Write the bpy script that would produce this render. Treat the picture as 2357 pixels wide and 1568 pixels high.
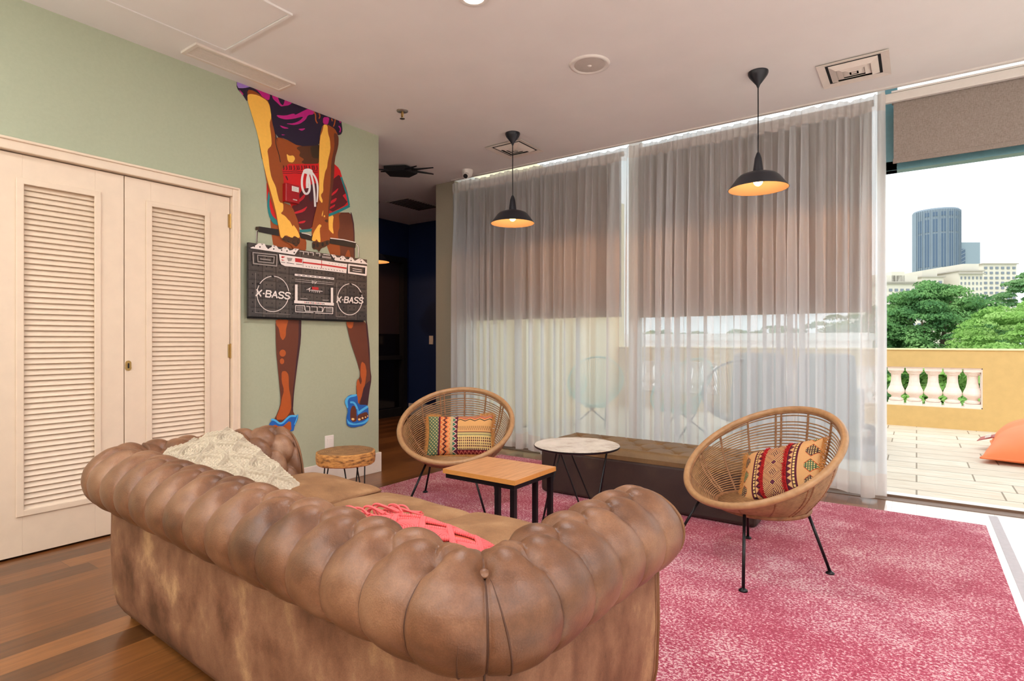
import bpy, bmesh, math, random
import numpy as np
from mathutils import Vector, Matrix
from mathutils.geometry import tessellate_polygon
random.seed(7)
rng = np.random.default_rng(11)
for o in list(bpy.data.objects):
    bpy.data.objects.remove(o, do_unlink=True)
SC = bpy.context.scene
COL = SC.collection
pi = math.pi
# ------------------------------------------------------------------ camera
FPX = 1320.0; CAMZ = 1.15; TH = math.radians(35.2)
SN, CS = math.sin(TH), math.cos(TH)
cam = bpy.data.objects.new('camera', bpy.data.cameras.new('camera'))
COL.objects.link(cam)
cam.data.sensor_width = 36.0
cam.data.lens = FPX / 2357 * 36
cam.data.clip_start = 0.05; cam.data.clip_end = 1200
cam.location = (0, 0, CAMZ)
cam.rotation_euler = (pi / 2, 0, TH)
SC.camera = cam
SC.view_settings.view_transform = 'Standard'
SC.view_settings.look = 'None'
SC.view_settings.exposure = 0.32
SC.view_settings.gamma = 1.0
SC.view_settings.use_curve_mapping = False
try:
    SC.cycles.transparent_max_bounces = 24
    SC.cycles.max_bounces = 10
    SC.cycles.diffuse_bounces = 5
    SC.cycles.sample_clamp_indirect = 6
except Exception:
    pass

# ------------------------------------------------------------------ world (bright overcast sky) and sun
def make_world():
    w = bpy.data.worlds.new('sky'); SC.world = w; w.use_nodes = True
    nt = w.node_tree; nt.nodes.clear()
    out = nt.nodes.new('ShaderNodeOutputWorld'); bg = nt.nodes.new('ShaderNodeBackground')
    tc = nt.nodes.new('ShaderNodeTexCoord'); mp = nt.nodes.new('ShaderNodeMapping')
    mp.inputs['Scale'].default_value = (1.2, 1.2, 3.0)
    nz = nt.nodes.new('ShaderNodeTexNoise'); nz.inputs['Scale'].default_value = 1.6; nz.inputs['Detail'].default_value = 4
    cr = nt.nodes.new('ShaderNodeValToRGB')
    cr.color_ramp.elements[0].position = 0.38; cr.color_ramp.elements[0].color = (0.80, 0.93, 0.98, 1)
    cr.color_ramp.elements[1].position = 0.60; cr.color_ramp.elements[1].color = (0.97, 0.99, 1.0, 1)
    nt.links.new(tc.outputs['Generated'], mp.inputs[0]); nt.links.new(mp.outputs[0], nz.inputs[0])
    nt.links.new(nz.outputs[0], cr.inputs[0]); nt.links.new(cr.outputs[0], bg.inputs[0])
    bg.inputs[1].default_value = 1.6
    nt.links.new(bg.outputs[0], out.inputs[0])
make_world()
def light(name, kind, loc, energy, color, rot=(0, 0, 0), size=0.1, parent=None):
    l = bpy.data.lights.new(name, kind); l.energy = energy; l.color = color
    o = bpy.data.objects.new(name, l); COL.objects.link(o); o.location = loc; o.rotation_euler = rot
    if kind == 'AREA': l.shape = 'DISK'; l.size = size
    elif kind == 'POINT': l.shadow_soft_size = size
    elif kind == 'SUN': l.angle = size
    if parent: o.parent = parent
    return o
sun = light('sun', 'SUN', (0, -10, 30), 1.0, (1, 0.97, 0.92), (math.radians(40), 0, math.radians(-25)), 0.35)
CEIL_W = 18.0      # ceiling downlights, the seen one and the added ones
UPFILL_W = 56.0     # fill uplighters added behind the camera
PEND_W = 16.0      # bulbs in the pendants

# ------------------------------------------------------------------ helpers
H = 2.947; XW = -3.86; YW = 4.86
def ray(px):
    t = (px - 1178.5) / FPX
    return (-SN + CS * t, CS + SN * t)
def at_d(px, py, d):
    a, b = ray(px); return Vector((a * d, b * d, CAMZ - (py - 784) * d / FPX))
def at_z(px, py, z): return at_d(px, py, (CAMZ - z) * FPX / (py - 784))
def at_X(px, py, X): return at_d(px, py, X / ray(px)[0])
def at_Y(px, py, Y): return at_d(px, py, Y / ray(px)[1])
def lin(c):
    c = c / 255.0
    return c / 12.92 if c <= 0.04045 else ((c + 0.055) / 1.055) ** 2.4
def rgb(r, g, b): return (lin(r), lin(g), lin(b), 1.0)

class MB:
    def __init__(s): s.v = []; s.f = []; s.m = []; s.c = None
    def add(s, vs, fs, mi=0):
        o = len(s.v); s.v += [tuple(p) for p in vs]
        s.f += [tuple(i + o for i in f) for f in fs]; s.m += [mi] * len(fs); return o
    def box(s, a, b, mi=0):
        (x0, y0, z0), (x1, y1, z1) = a, b
        vs = [(x, y, z) for z in (z0, z1) for y in (y0, y1) for x in (x0, x1)]
        s.add(vs, [(0, 2, 3, 1), (4, 5, 7, 6), (0, 1, 5, 4), (2, 6, 7, 3), (0, 4, 6, 2), (1, 3, 7, 5)], mi); return s
    def obox(s, c, ax, hs, mi=0):
        c = Vector(c); A = [Vector(a).normalized() * h for a, h in zip(ax, hs)]
        vs = [c + A[0] * i + A[1] * j + A[2] * k for k in (-1, 1) for j in (-1, 1) for i in (-1, 1)]
        s.add(vs, [(0, 2, 3, 1), (4, 5, 7, 6), (0, 1, 5, 4), (2, 6, 7, 3), (0, 4, 6, 2), (1, 3, 7, 5)], mi); return s
    def tube(s, pts, r, n=8, closed=False, cap=True, mi=0):
        P = [Vector(p) for p in pts]; N = len(P)
        rs = r if isinstance(r, (list, tuple)) else [r] * N
        base = len(s.v); up = None
        for i in range(N):
            if closed: t = P[(i + 1) % N] - P[i - 1]
            else: t = P[min(i + 1, N - 1)] - P[max(i - 1, 0)]
            if t.length < 1e-9: t = Vector((0, 0, 1))
            t.normalize()
            if up is None:
                up = Vector((0, 0, 1)) if abs(t.z) < 0.9 else Vector((1, 0, 0))
            up = up - t * up.dot(t)
            if up.length < 1e-6: up = t.orthogonal()
            up.normalize(); w = t.cross(up)
            for k in range(n):
                a = 2 * pi * k / n
                s.v.append(tuple(P[i] + (up * math.cos(a) + w * math.sin(a)) * rs[i]))
        M = N if closed else N - 1
        for i in range(M):
            for k in range(n):
                a = base + i * n; b = base + ((i + 1) % N) * n; k2 = (k + 1) % n
                s.f.append((a + k, a + k2, b + k2, b + k)); s.m.append(mi)
        if cap and not closed:
            s.f.append(tuple(base + k for k in range(n))[::-1]); s.m.append(mi)
            s.f.append(tuple(base + (N - 1) * n + k for k in range(n))); s.m.append(mi)
        return s
    def lathe(s, prof, n=32, c=(0, 0, 0), mi=0, caps=True):
        base = len(s.v)
        for r, z in prof:
            for k in range(n):
                a = 2 * pi * k / n
                s.v.append((c[0] + r * math.cos(a), c[1] + r * math.sin(a), c[2] + z))
        for i in range(len(prof) - 1):
            for k in range(n):
                k2 = (k + 1) % n
                s.f.append((base + i * n + k, base + i * n + k2, base + (i + 1) * n + k2, base + (i + 1) * n + k)); s.m.append(mi)
        if caps:
            s.f.append(tuple(base + k for k in range(n))[::-1]); s.m.append(mi)
            s.f.append(tuple(base + (len(prof) - 1) * n + k for k in range(n))); s.m.append(mi)
        return s
    def grid(s, P, mi=0, cu=False, cv=False, flip=False):
        P = np.asarray(P, float); nu, nv = P.shape[:2]; base = len(s.v)
        s.v += [tuple(p) for p in P.reshape(-1, 3).tolist()]
        for i in range(nu if cu else nu - 1):
            i2 = (i + 1) % nu
            for j in range(nv if cv else nv - 1):
                j2 = (j + 1) % nv
                q = (base + i * nv + j, base + i2 * nv + j, base + i2 * nv + j2, base + i * nv + j2)
                s.f.append(q[::-1] if flip else q); s.m.append(mi)
        return s
    def poly(s, pts, th, mi=0):
        """flat outline given as 3D points, extruded by the vector th"""
        P = [Vector(p) for p in pts]; n = len(P)
        if n < 3: return s
        tr = tessellate_polygon([P]); th = Vector(th)
        nrm = Vector((0, 0, 0))
        for i in range(n): nrm += P[i].cross(P[(i + 1) % n])
        b = len(s.v)
        s.v += [tuple(p) for p in P] + [tuple(p + th) for p in P]
        for t in tr:
            a = (P[t[1]] - P[t[0]]).cross(P[t[2]] - P[t[0]])
            t2 = t if a.dot(th) > 0 else (t[0], t[2], t[1])
            s.f.append(tuple(b + n + i for i in t2)); s.m.append(mi)
            s.f.append(tuple(b + i for i in t2)[::-1]); s.m.append(mi)
        fl = nrm.dot(th) > 0
        for i in range(n):
            j = (i + 1) % n
            q = (b + i, b + j, b + n + j, b + n + i)
            s.f.append(q if fl else q[::-1]); s.m.append(mi)
        return s
    def build(s, name, mats, parent=None, smooth=False, local=True, bevel=0, sub=0):
        me = bpy.data.meshes.new(name)
        off = Vector((0, 0, 0))
        me.from_pydata(s.v, [], s.f); me.update()
        if not isinstance(mats, (list, tuple)): mats = [mats]
        for m in mats: me.materials.append(m)
        if len(mats) > 1: me.polygons.foreach_set('material_index', s.m)
        if smooth: me.polygons.foreach_set('use_smooth', [True] * len(me.polygons))
        if s.c is not None:
            ca = me.color_attributes.new('paint', 'FLOAT_COLOR', 'CORNER')
            L = np.array([len(f) for f in s.f]); arr = np.repeat(np.asarray(s.c, dtype=np.float32), L, axis=0)
            ca.data.foreach_set('color', arr.ravel())
        o = bpy.data.objects.new(name, me); COL.objects.link(o)
        if parent is not None:
            o.parent = parent
            if not local: o.location = -Vector(parent.location)   # geometry was written in room coordinates
        if bevel:
            b = o.modifiers.new('bevel', 'BEVEL'); b.width = bevel; b.segments = 3; b.limit_method = 'ANGLE'; b.angle_limit = 0.6
        if sub:
            b = o.modifiers.new('sub', 'SUBSURF'); b.levels = sub; b.render_levels = sub
        return o
def tag(o, label=None, cat=None, group=None, kind=None):
    if label: o['label'] = label
    if cat: o['category'] = cat
    if group: o['group'] = group
    if kind: o['kind'] = kind
    return o
def thing(name, label, cat, loc=(0, 0, 0), rz=0, group=None, rot=None):
    o = bpy.data.objects.new(name, None); COL.objects.link(o); o.location = loc
    o.rotation_euler = rot if rot else (0, 0, rz); o.empty_display_size = 0.1
    return tag(o, label, cat, group)
def struct(o): o['kind'] = 'structure'; return o
def dup(root, loc, rz=None, label=None, group=None):
    r = root.copy(); COL.objects.link(r); r.location = loc
    if rz is not None: r.rotation_euler = (0, 0, rz)
    if label: r['label'] = label
    if group: r['group'] = group
    for ch in list(root.children):
        c = ch.copy(); COL.objects.link(c); c.parent = r
        for g in list(ch.children):
            d = g.copy(); COL.objects.link(d); d.parent = c
    return r

def ring_frame(x0, x1, y0, y1, w, z0, z1):
    rows = []
    for k, z in ((0, z0), (w, z0), (w, z1), (0, z1)):
        rows.append([(x0 + k, y0 + k, z), (x1 - k, y0 + k, z), (x1 - k, y1 - k, z), (x0 + k, y1 - k, z)])
    return MB().grid(np.array(rows), cu=True, cv=True, flip=True)

# ------------------------------------------------------------------ materials
class NT:
    def __init__(s, name):
        s.mat = bpy.data.materials.new(name); s.mat.use_nodes = True
        s.nt = s.mat.node_tree; s.nt.nodes.clear()
        s.out = s.n('ShaderNodeOutputMaterial')
    def n(s, t, **kw):
        nd = s.nt.nodes.new(t)
        for k, v in kw.items(): setattr(nd, k, v)
        return nd
    def l(s, a, b): s.nt.links.new(a, b); return b
    def coords(s, scale=(1, 1, 1), rot=(0, 0, 0)):
        t = s.n('ShaderNodeTexCoord'); m = s.n('ShaderNodeMapping')
        m.inputs['Scale'].default_value = scale; m.inputs['Rotation'].default_value = rot
        s.l(t.outputs['Object'], m.inputs[0]); return m.outputs[0]
    def noise(s, vec, scale, detail=3, rough=0.55):
        t = s.n('ShaderNodeTexNoise'); t.inputs['Scale'].default_value = scale
        t.inputs['Detail'].default_value = detail; t.inputs['Roughness'].default_value = rough
        s.l(vec, t.inputs[0]); return t.outputs[0]
    def ramp(s, fac, stops):
        r = s.n('ShaderNodeValToRGB'); e = r.color_ramp.elements
        e[0].position, e[0].color = stops[0]; e[1].position, e[1].color = stops[-1]
        for p, c in stops[1:-1]:
            x = e.new(p); x.color = c
        s.l(fac, r.inputs[0]); return r.outputs[0]
    def mix(s, f, a, b, mode='MIX'):
        m = s.n('ShaderNodeMix', data_type='RGBA', blend_type=mode)
        for i, v in ((0, f), (6, a), (7, b)):
            if hasattr(v, 'links') or hasattr(v, 'is_linked'): s.l(v, m.inputs[i])
            else: m.inputs[i].default_value = v
        return m.outputs[2]
    def math(s, op, a, b=0.0):
        m = s.n('ShaderNodeMath', operation=op)
        for i, v in ((0, a), (1, b)):
            if hasattr(v, 'is_linked'): s.l(v, m.inputs[i])
            else: m.inputs[i].default_value = v
        return m.outputs[0]
    def bsdf(s, col, rough=0.5, metal=0.0, bump=None, bstr=0.2, bdist=0.01, spec=0.5, coat=0, sheen=0, emit=None, es=0):
        b = s.n('ShaderNodeBsdfPrincipled')
        if hasattr(col, 'is_linked'): s.l(col, b.inputs['Base Color'])
        else: b.inputs['Base Color'].default_value = col
        if hasattr(rough, 'is_linked'): s.l(rough, b.inputs['Roughness'])
        else: b.inputs['Roughness'].default_value = rough
        b.inputs['Metallic'].default_value = metal
        b.inputs['Specular IOR Level'].default_value = spec
        b.inputs['Coat Weight'].default_value = coat
        b.inputs['Sheen Weight'].default_value = sheen
        if emit: b.inputs['Emission Color'].default_value = emit; b.inputs['Emission Strength'].default_value = es
        if bump is not None:
            bp = s.n('ShaderNodeBump'); bp.inputs['Strength'].default_value = bstr; bp.inputs['Distance'].default_value = bdist
            s.l(bump, bp.inputs['Height']); s.l(bp.outputs[0], b.inputs['Normal'])
        s.l(b.outputs[0], s.out.inputs[0]); return b
def simple(name, c, rough=0.5, metal=0.0, var=0.06, sc=30.0, bstr=0.1, spec=0.5, **kw):
    """one colour with slight procedural mottling and a fine bump"""
    t = NT(name); co = t.coords(); nz = t.noise(co, sc, 3)
    a = tuple(min(1, x * (1 + var)) for x in c[:3]) + (1,); b = tuple(x * (1 - var) for x in c[:3]) + (1,)
    col = t.ramp(nz, [(0.3, b), (0.7, a)])
    t.bsdf(col, rough, metal, bump=nz, bstr=bstr, bdist=0.002, spec=spec, **kw); return t.mat
def leather(name, stretch, stops, rough=0.5, amt=1.0, bd=0.0012):
    t = NT(name); co = t.coords(stretch); co2 = t.coords()
    n1 = t.noise(co, 5.5, 6, 0.62); n2 = t.noise(co2, 260, 2); n3 = t.noise(co2, 2.2, 2)
    f = t.math('ADD', t.math('MULTIPLY', n1, 0.75), t.math('MULTIPLY', n3, 0.25))
    col = t.ramp(f, stops)
    fine = t.ramp(n2, [(0.3, (0.86, 0.86, 0.86, 1)), (0.7, (1.08, 1.08, 1.08, 1))])
    col = t.mix(amt, col, fine, 'MULTIPLY')
    rr = t.math('ADD', t.math('MULTIPLY', n1, 0.25), rough - 0.12)
    n4 = t.noise(t.coords((1, 1, 0.6)), 38, 4, 0.7); hb = t.math('ADD', n2, t.math('MULTIPLY', n4, 1.6))
    t.bsdf(col, rr, bump=hb, bstr=0.55, bdist=bd, spec=0.5); return t.mat
def planks(name, w, ln, stops, rough=0.3, gap=0.02, axis='Y', grain=1.0, gapc=(0.01, 0.006, 0.003, 1), coat=0.0, soft=0.8):
    t = NT(name); tc = t.n('ShaderNodeTexCoord'); sp = t.n('ShaderNodeSeparateXYZ'); t.l(tc.outputs['Object'], sp.inputs[0])
    a, b = (sp.outputs[0], sp.outputs[1]) if axis == 'Y' else (sp.outputs[1], sp.outputs[0])
    ra = t.math('DIVIDE', a, w); row = t.math('FLOOR', ra); fr = t.math('FRACT', ra)
    wn = t.n('ShaderNodeTexWhiteNoise', noise_dimensions='1D'); t.l(row, wn.inputs['W'])
    rb = t.math('ADD', t.math('DIVIDE', b, ln), t.math('MULTIPLY', wn.outputs[0], 7.3)); cb = t.math('FLOOR', rb); fb = t.math('FRACT', rb)
    cv = t.n('ShaderNodeCombineXYZ'); t.l(row, cv.inputs[0]); t.l(cb, cv.inputs[1])
    w2 = t.n('ShaderNodeTexWhiteNoise', noise_dimensions='2D'); t.l(cv.outputs[0], w2.inputs[0])
    sc = (9, 0.8, 1) if axis == 'Y' else (0.8, 9, 1)
    g = t.noise(t.coords(sc), 4.0, 6, 0.65)
    f = t.math('ADD', t.math('MULTIPLY', w2.outputs[0], 0.45), t.math('MULTIPLY', g, 0.66 * grain))
    col = t.ramp(f, stops)
    e1 = t.math('MINIMUM', fr, t.math('SUBTRACT', 1.0, fr)); e2 = t.math('MINIMUM', fb, t.math('SUBTRACT', 1.0, fb))
    g1 = t.math('LESS_THAN', e1, gap); g2 = t.math('LESS_THAN', e2, gap * w / ln)
    gg = t.math('MULTIPLY', t.math('MAXIMUM', g1, g2), soft)
    col = t.mix(gg, col, gapc)
    t.bsdf(col, rough, bump=t.math('SUBTRACT', g, gg), bstr=0.12, bdist=0.003, coat=coat); return t.mat
def cloth(name, c, trans, transl, rough=0.9, wv=900.0, var=0.08):
    """woven sheer cloth: part see-through, part translucent, part diffuse"""
    t = NT(name); co = t.coords(); nz = t.noise(co, wv, 2)
    a = tuple(x * (1 - var) for x in c[:3]) + (1,)
    col = t.ramp(nz, [(0.35, a), (0.65, c)])
    d = t.n('ShaderNodeBsdfDiffuse'); tl = t.n('ShaderNodeBsdfTranslucent'); tr = t.n('ShaderNodeBsdfTransparent')
    t.l(col, d.inputs[0]); t.l(col, tl.inputs[0])
    m1 = t.n('ShaderNodeMixShader'); m1.inputs[0].default_value = transl; t.l(d.outputs[0], m1.inputs[1]); t.l(tl.outputs[0], m1.inputs[2])
    m2 = t.n('ShaderNodeMixShader'); m2.inputs[0].default_value = trans; t.l(m1.outputs[0], m2.inputs[1]); t.l(tr.outputs[0], m2.inputs[2])
    t.l(m2.outputs[0], t.out.inputs[0]); return t.mat
def painted(name, rough=0.8, bsc=400.0, bstr=0.4, sheen=0.0):
    """colour comes from the per-face pattern of the object"""
    t = NT(name); a = t.n('ShaderNodeVertexColor'); a.layer_name = 'paint'
    nz = t.noise(t.coords(), bsc, 2)
    col = t.mix(0.35, a.outputs[0], t.ramp(nz, [(0.3, (0.6, 0.6, 0.6, 1)), (0.7, (1, 1, 1, 1))]), 'MULTIPLY')
    t.bsdf(col, rough, bump=nz, bstr=bstr, bdist=0.002, sheen=sheen, spec=0.25); return t.mat

M = {}
M['ceiling'] = simple('ceiling paint', (0.84, 0.82, 0.80, 1), 0.9, var=0.02, sc=3, bstr=0.02, spec=0.2)
M['sage'] = simple('sage wall paint', rgb(172, 180, 156), 0.75, var=0.025, sc=60, bstr=0.08, spec=0.25)
M['grey_green'] = simple('grey green wall paint', rgb(168, 160, 140), 0.8, var=0.02, sc=60, bstr=0.05, spec=0.2)
M['navy'] = simple('navy wall paint', rgb(20, 44, 92), 0.6, var=0.05, sc=40, bstr=0.05)
M['plain'] = simple('pale wall paint', rgb(222, 208, 192), 0.85, var=0.02, sc=20)
M['trimwhite'] = simple('white trim paint', rgb(232, 222, 212), 0.4, var=0.02, sc=30, bstr=0.03)
M['doorpaint'] = simple('cream door paint', rgb(230, 212, 190), 0.42, var=0.025, sc=14, bstr=0.05)
M['black'] = simple('black metal', rgb(22, 22, 26), 0.35, 0.4, var=0.1)
M['blackmat'] = simple('matt black', rgb(16, 16, 20), 0.7)
M['lampblack'] = simple('pendant enamel', rgb(34, 36, 44), 0.35, 0.2)
M['brass'] = simple('brass', rgb(176, 146, 92), 0.3, 0.9)
M['steel'] = simple('steel', rgb(170, 165, 158), 0.3, 0.9)
M['whiteplastic'] = simple('white plastic', rgb(232, 228, 222), 0.4, var=0.01)
M['grille'] = simple('grey grille', rgb(196, 188, 180), 0.6, var=0.03)
M['dark'] = simple('dark void', rgb(20, 20, 24), 0.9)
M['floor'] = planks('wood floor boards', 0.135, 1.7,
    [(0.15, rgb(66, 40, 22)), (0.42, rgb(98, 60, 30)), (0.62, rgb(118, 72, 36)), (0.85, rgb(150, 96, 50))], 0.3, 0.012, coat=0.15, soft=0.55)
M['sheenfloor'] = planks('floor boards with painted sky sheen', 0.14, 1.3,
    [(0.1, rgb(226, 224, 222)), (0.9, rgb(246, 245, 244))], 0.22, 0.01, gapc=rgb(170, 165, 165), coat=0.6, soft=0.6)  # white of the reflected sky painted into the board colour
M['floorstripe'] = simple('grey floor strip', rgb(176, 170, 176), 0.4)
M['terrace'] = None
def travertine():
    t = NT('travertine paving'); co = t.coords(); br = t.n('ShaderNodeTexBrick')
    br.offset = 0.37; br.offset_frequency = 2; br.squash = 1.35; br.squash_frequency = 3
    br.inputs['Scale'].default_value = 1.0; br.inputs['Mortar Size'].default_value = 0.006
    br.inputs['Brick Width'].default_value = 0.62; br.inputs['Row Height'].default_value = 0.30
    br.inputs['Color1'].default_value = rgb(226, 218, 206); br.inputs['Color2'].default_value = rgb(212, 202, 188)
    br.inputs['Mortar'].default_value = rgb(150, 138, 122); br.inputs['Bias'].default_value = -0.2
    t.l(co, br.inputs[0]); nz = t.noise(t.coords((1, 4, 1)), 5, 5)
    col = t.mix(0.5, br.outputs[0], t.ramp(nz, [(0.3, rgb(225, 200, 165)), (0.65, rgb(255, 250, 240))]), 'MULTIPLY')
    t.bsdf(col, 0.7, bump=nz, bstr=0.1, bdist=0.003); return t.mat
M['terrace'] = travertine()
M['ochre'] = simple('ochre render', rgb(208, 176, 116), 0.85, var=0.04, sc=12, bstr=0.15)
M['creamrender'] = simple('cream render', rgb(246, 226, 180), 0.85, var=0.03, sc=12)
M['baluster'] = simple('white cast stone', rgb(240, 226, 218), 0.8, var=0.04, sc=20)
M['alu'] = simple('white aluminium', rgb(225, 220, 214), 0.4, 0.1, var=0.02)
M['teal'] = simple('teal window frame', rgb(96, 140, 150), 0.35, 0.1, var=0.05)
M['sill'] = simple('brown door track', rgb(120, 95, 78), 0.5, 0.2)
M['sillwhite'] = simple('white threshold stone', rgb(232, 232, 230), 0.4)
M['curtain'] = cloth('sheer curtain', (0.94, 0.96, 0.985, 1), 0.28, 0.94)
M['curtainhem'] = cloth('curtain double hem', (0.86, 0.82, 0.80, 1), 0.20, 0.5)
def blindmat():
    t = NT('linen roller blind'); n1 = t.noise(t.coords((900, 900, 60)), 1, 2); n2 = t.noise(t.coords((60, 60, 700)), 1, 2)
    f = t.math('ADD', t.math('MULTIPLY', n1, 0.5), t.math('MULTIPLY', n2, 0.5))
    col = t.ramp(f, [(0.35, rgb(128, 117, 110)), (0.6, rgb(170, 158, 150))])
    d = t.n('ShaderNodeBsdfDiffuse'); tl = t.n('ShaderNodeBsdfTranslucent'); t.l(col, d.inputs[0]); t.l(col, tl.inputs[0])
    m = t.n('ShaderNodeMixShader'); m.inputs[0].default_value = 0.12; t.l(d.outputs[0], m.inputs[1]); t.l(tl.outputs[0], m.inputs[2])
    t.l(m.outputs[0], t.out.inputs[0]); return t.mat
M['blind'] = blindmat()
def glassmat(name, tint, tr=0.9, rough=0.0):
    t = NT(name); g = t.n('ShaderNodeBsdfGlossy'); g.inputs['Roughness'].default_value = rough; g.inputs[0].default_value = (1, 1, 1, 1)
    p = t.n('ShaderNodeBsdfTransparent'); p.inputs[0].default_value = tint
    fr = t.n('ShaderNodeFresnel'); fr.inputs[0].default_value = 1.45
    m = t.n('ShaderNodeMixShader'); t.l(fr.outputs[0], m.inputs[0]); t.l(p.outputs[0], m.inputs[1]); t.l(g.outputs[0], m.inputs[2])
    t.l(m.outputs[0], t.out.inputs[0]); return t.mat
M['glass'] = glassmat('window glass', (0.96, 0.98, 0.98, 1))
M['leather'] = leather('tan suede leather', (1, 1, 1),
    [(0.32, rgb(78, 48, 30)), (0.46, rgb(112, 74, 50)), (0.58, rgb(136, 97, 71)), (0.72, rgb(164, 128, 101))], 0.42)
M['suede'] = leather('mottled suede panel', (1.0, 1.0, 0.75),
    [(0.36, rgb(84, 50, 28)), (0.46, rgb(118, 78, 54)), (0.55, rgb(138, 98, 72)), (0.66, rgb(184, 146, 106))], 0.7)
M['seat'] = leather('suede seat cushions', (1, 1, 1),
    [(0.30, rgb(108, 72, 42)), (0.50, rgb(144, 104, 68)), (0.72, rgb(178, 140, 100))], 0.75)
M['seam'] = simple('dark leather seam', rgb(74, 44, 28), 0.6)
M['piping'] = simple('leather piping', rgb(120, 80, 48), 0.6)
M['knit'] = simple('ecru wool yarn', rgb(196, 184, 164), 0.95, var=0.10, sc=160, bstr=0.5, spec=0.1)
M['coral'] = simple('coral cotton cord', rgb(226, 104, 106), 0.85, var=0.08, sc=300, bstr=0.4, spec=0.2)
M['coralbase'] = simple('coral cover', rgb(196, 82, 56), 0.9, var=0.05, sc=80)
def rattanmat(name, c1, c2, rough=0.4):
    t = NT(name); n = t.noise(t.coords((3, 3, 3)), 12, 4); col = t.ramp(n, [(0.3, c1), (0.7, c2)])
    t.bsdf(col, rough, bump=n, bstr=0.1, bdist=0.002); return t.mat
M['rim'] = rattanmat('rattan pole', rgb(156, 118, 80), rgb(176, 138, 98))
M['cane'] = rattanmat('woven cane', rgb(134, 98, 64), rgb(168, 130, 90))
M['canewrap'] = rattanmat('cane binding', rgb(116, 78, 48), rgb(150, 106, 70), 0.6)
M['kilim'] = painted('kilim cloth'); M['fringe'] = simple('ochre cotton fringe', rgb(204, 146, 82), 0.9, var=0.15, sc=200)
M['redfringe'] = simple('red wool tufting', rgb(196, 40, 44), 0.95, var=0.15, sc=300, bstr=0.5)
def rugmat():
    t = NT('faded crimson rug'); n1 = t.noise(t.coords(), 1.3, 4, 0.6); n2 = t.noise(t.coords((1, 1, 1)), 95, 3, 0.75)
    n3 = t.noise(t.coords((60, 260, 1)), 1, 2); n4 = t.noise(t.coords(), 6, 4, 0.7)
    f = t.math('ADD', t.math('ADD', t.math('MULTIPLY', n1, 0.34), t.math('MULTIPLY', n4, 0.20)), t.math('MULTIPLY', t.math('ADD', n2, t.math('MULTIPLY', n3, 0.5)), 0.86))
    col = t.ramp(f, [(0.80, rgb(148, 20, 62)), (0.95, rgb(186, 76, 106)), (1.06, rgb(224, 190, 196))])
    t.bsdf(col, 0.95, bump=t.math('ADD', n2, n3), bstr=0.6, bdist=0.006, spec=0.1, sheen=0.2); return t.mat
M['rug'] = rugmat()
def marble():
    t = NT('grey marble'); n = t.noise(t.coords((1, 1, 1)), 7, 8, 0.75); n2 = t.noise(t.coords((2, 1, 1)), 3, 4)
    f = t.math('ADD', t.math('MULTIPLY', n, 0.6), t.math('MULTIPLY', n2, 0.4))
    col = t.ramp(f, [(0.36, rgb(160, 146, 132)), (0.48, rgb(206, 196, 186)), (0.65, rgb(226, 218, 210))])
    t.bsdf(col, 0.25); return t.mat
M['marble'] = marble()
def woodmat(name, scale, stops, rough=0.45, rings=None):
    t = NT(name); n = t.noise(t.coords(scale), 5, 6, 0.6); col = t.ramp(n, stops)
    if rings:
        w = t.n('ShaderNodeTexWave', wave_type='RINGS', rings_direction='Z'); w.inputs['Scale'].default_value = rings
        w.inputs['Distortion'].default_value = 2.5; w.inputs['Detail'].default_value = 3
        t.l(t.coords(), w.inputs[0])
        col = t.mix(0.55, col, t.ramp(w.outputs[0], [(0.2, (0.55, 0.45, 0.36, 1)), (0.8, (1, 1, 1, 1))]), 'MULTIPLY')
    t.bsdf(col, rough, bump=n, bstr=0.1, bdist=0.002); return t.mat
M['tabletop'] = woodmat('light brown table wood', (14, 1.2, 1), [(0.3, rgb(176, 122, 78)), (0.7, rgb(214, 160, 112))], 0.35)
M['tableedge'] = simple('table edge band', rgb(206, 144, 74), 0.4)
M['logtop'] = woodmat('log end grain', (3, 3, 1), [(0.3, rgb(120, 86, 52)), (0.7, rgb(176, 134, 88))], 0.6, rings=22)
M['logside'] = woodmat('log side', (4, 4, 14), [(0.35, rgb(92, 56, 28)), (0.5, rgb(184, 128, 66)), (0.7, rgb(216, 162, 92))], 0.6)
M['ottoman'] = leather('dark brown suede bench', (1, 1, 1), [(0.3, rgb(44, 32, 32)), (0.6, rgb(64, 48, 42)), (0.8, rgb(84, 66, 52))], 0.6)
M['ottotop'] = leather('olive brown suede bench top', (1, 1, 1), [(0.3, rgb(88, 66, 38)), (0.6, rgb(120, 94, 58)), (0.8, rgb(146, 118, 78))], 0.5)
M['orange'] = simple('orange nylon', rgb(252, 134, 82), 0.6, var=0.03, sc=8)
M['red'] = simple('red plastic', rgb(160, 14, 26), 0.3)
M['aqua'] = simple('aqua cord', rgb(120, 200, 190), 0.5)
M['greyfabric'] = simple('grey outdoor fabric', rgb(120, 124, 136), 0.8)
M['bark'] = simple('bark', rgb(112, 96, 80), 0.9, var=0.2, sc=10)
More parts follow.
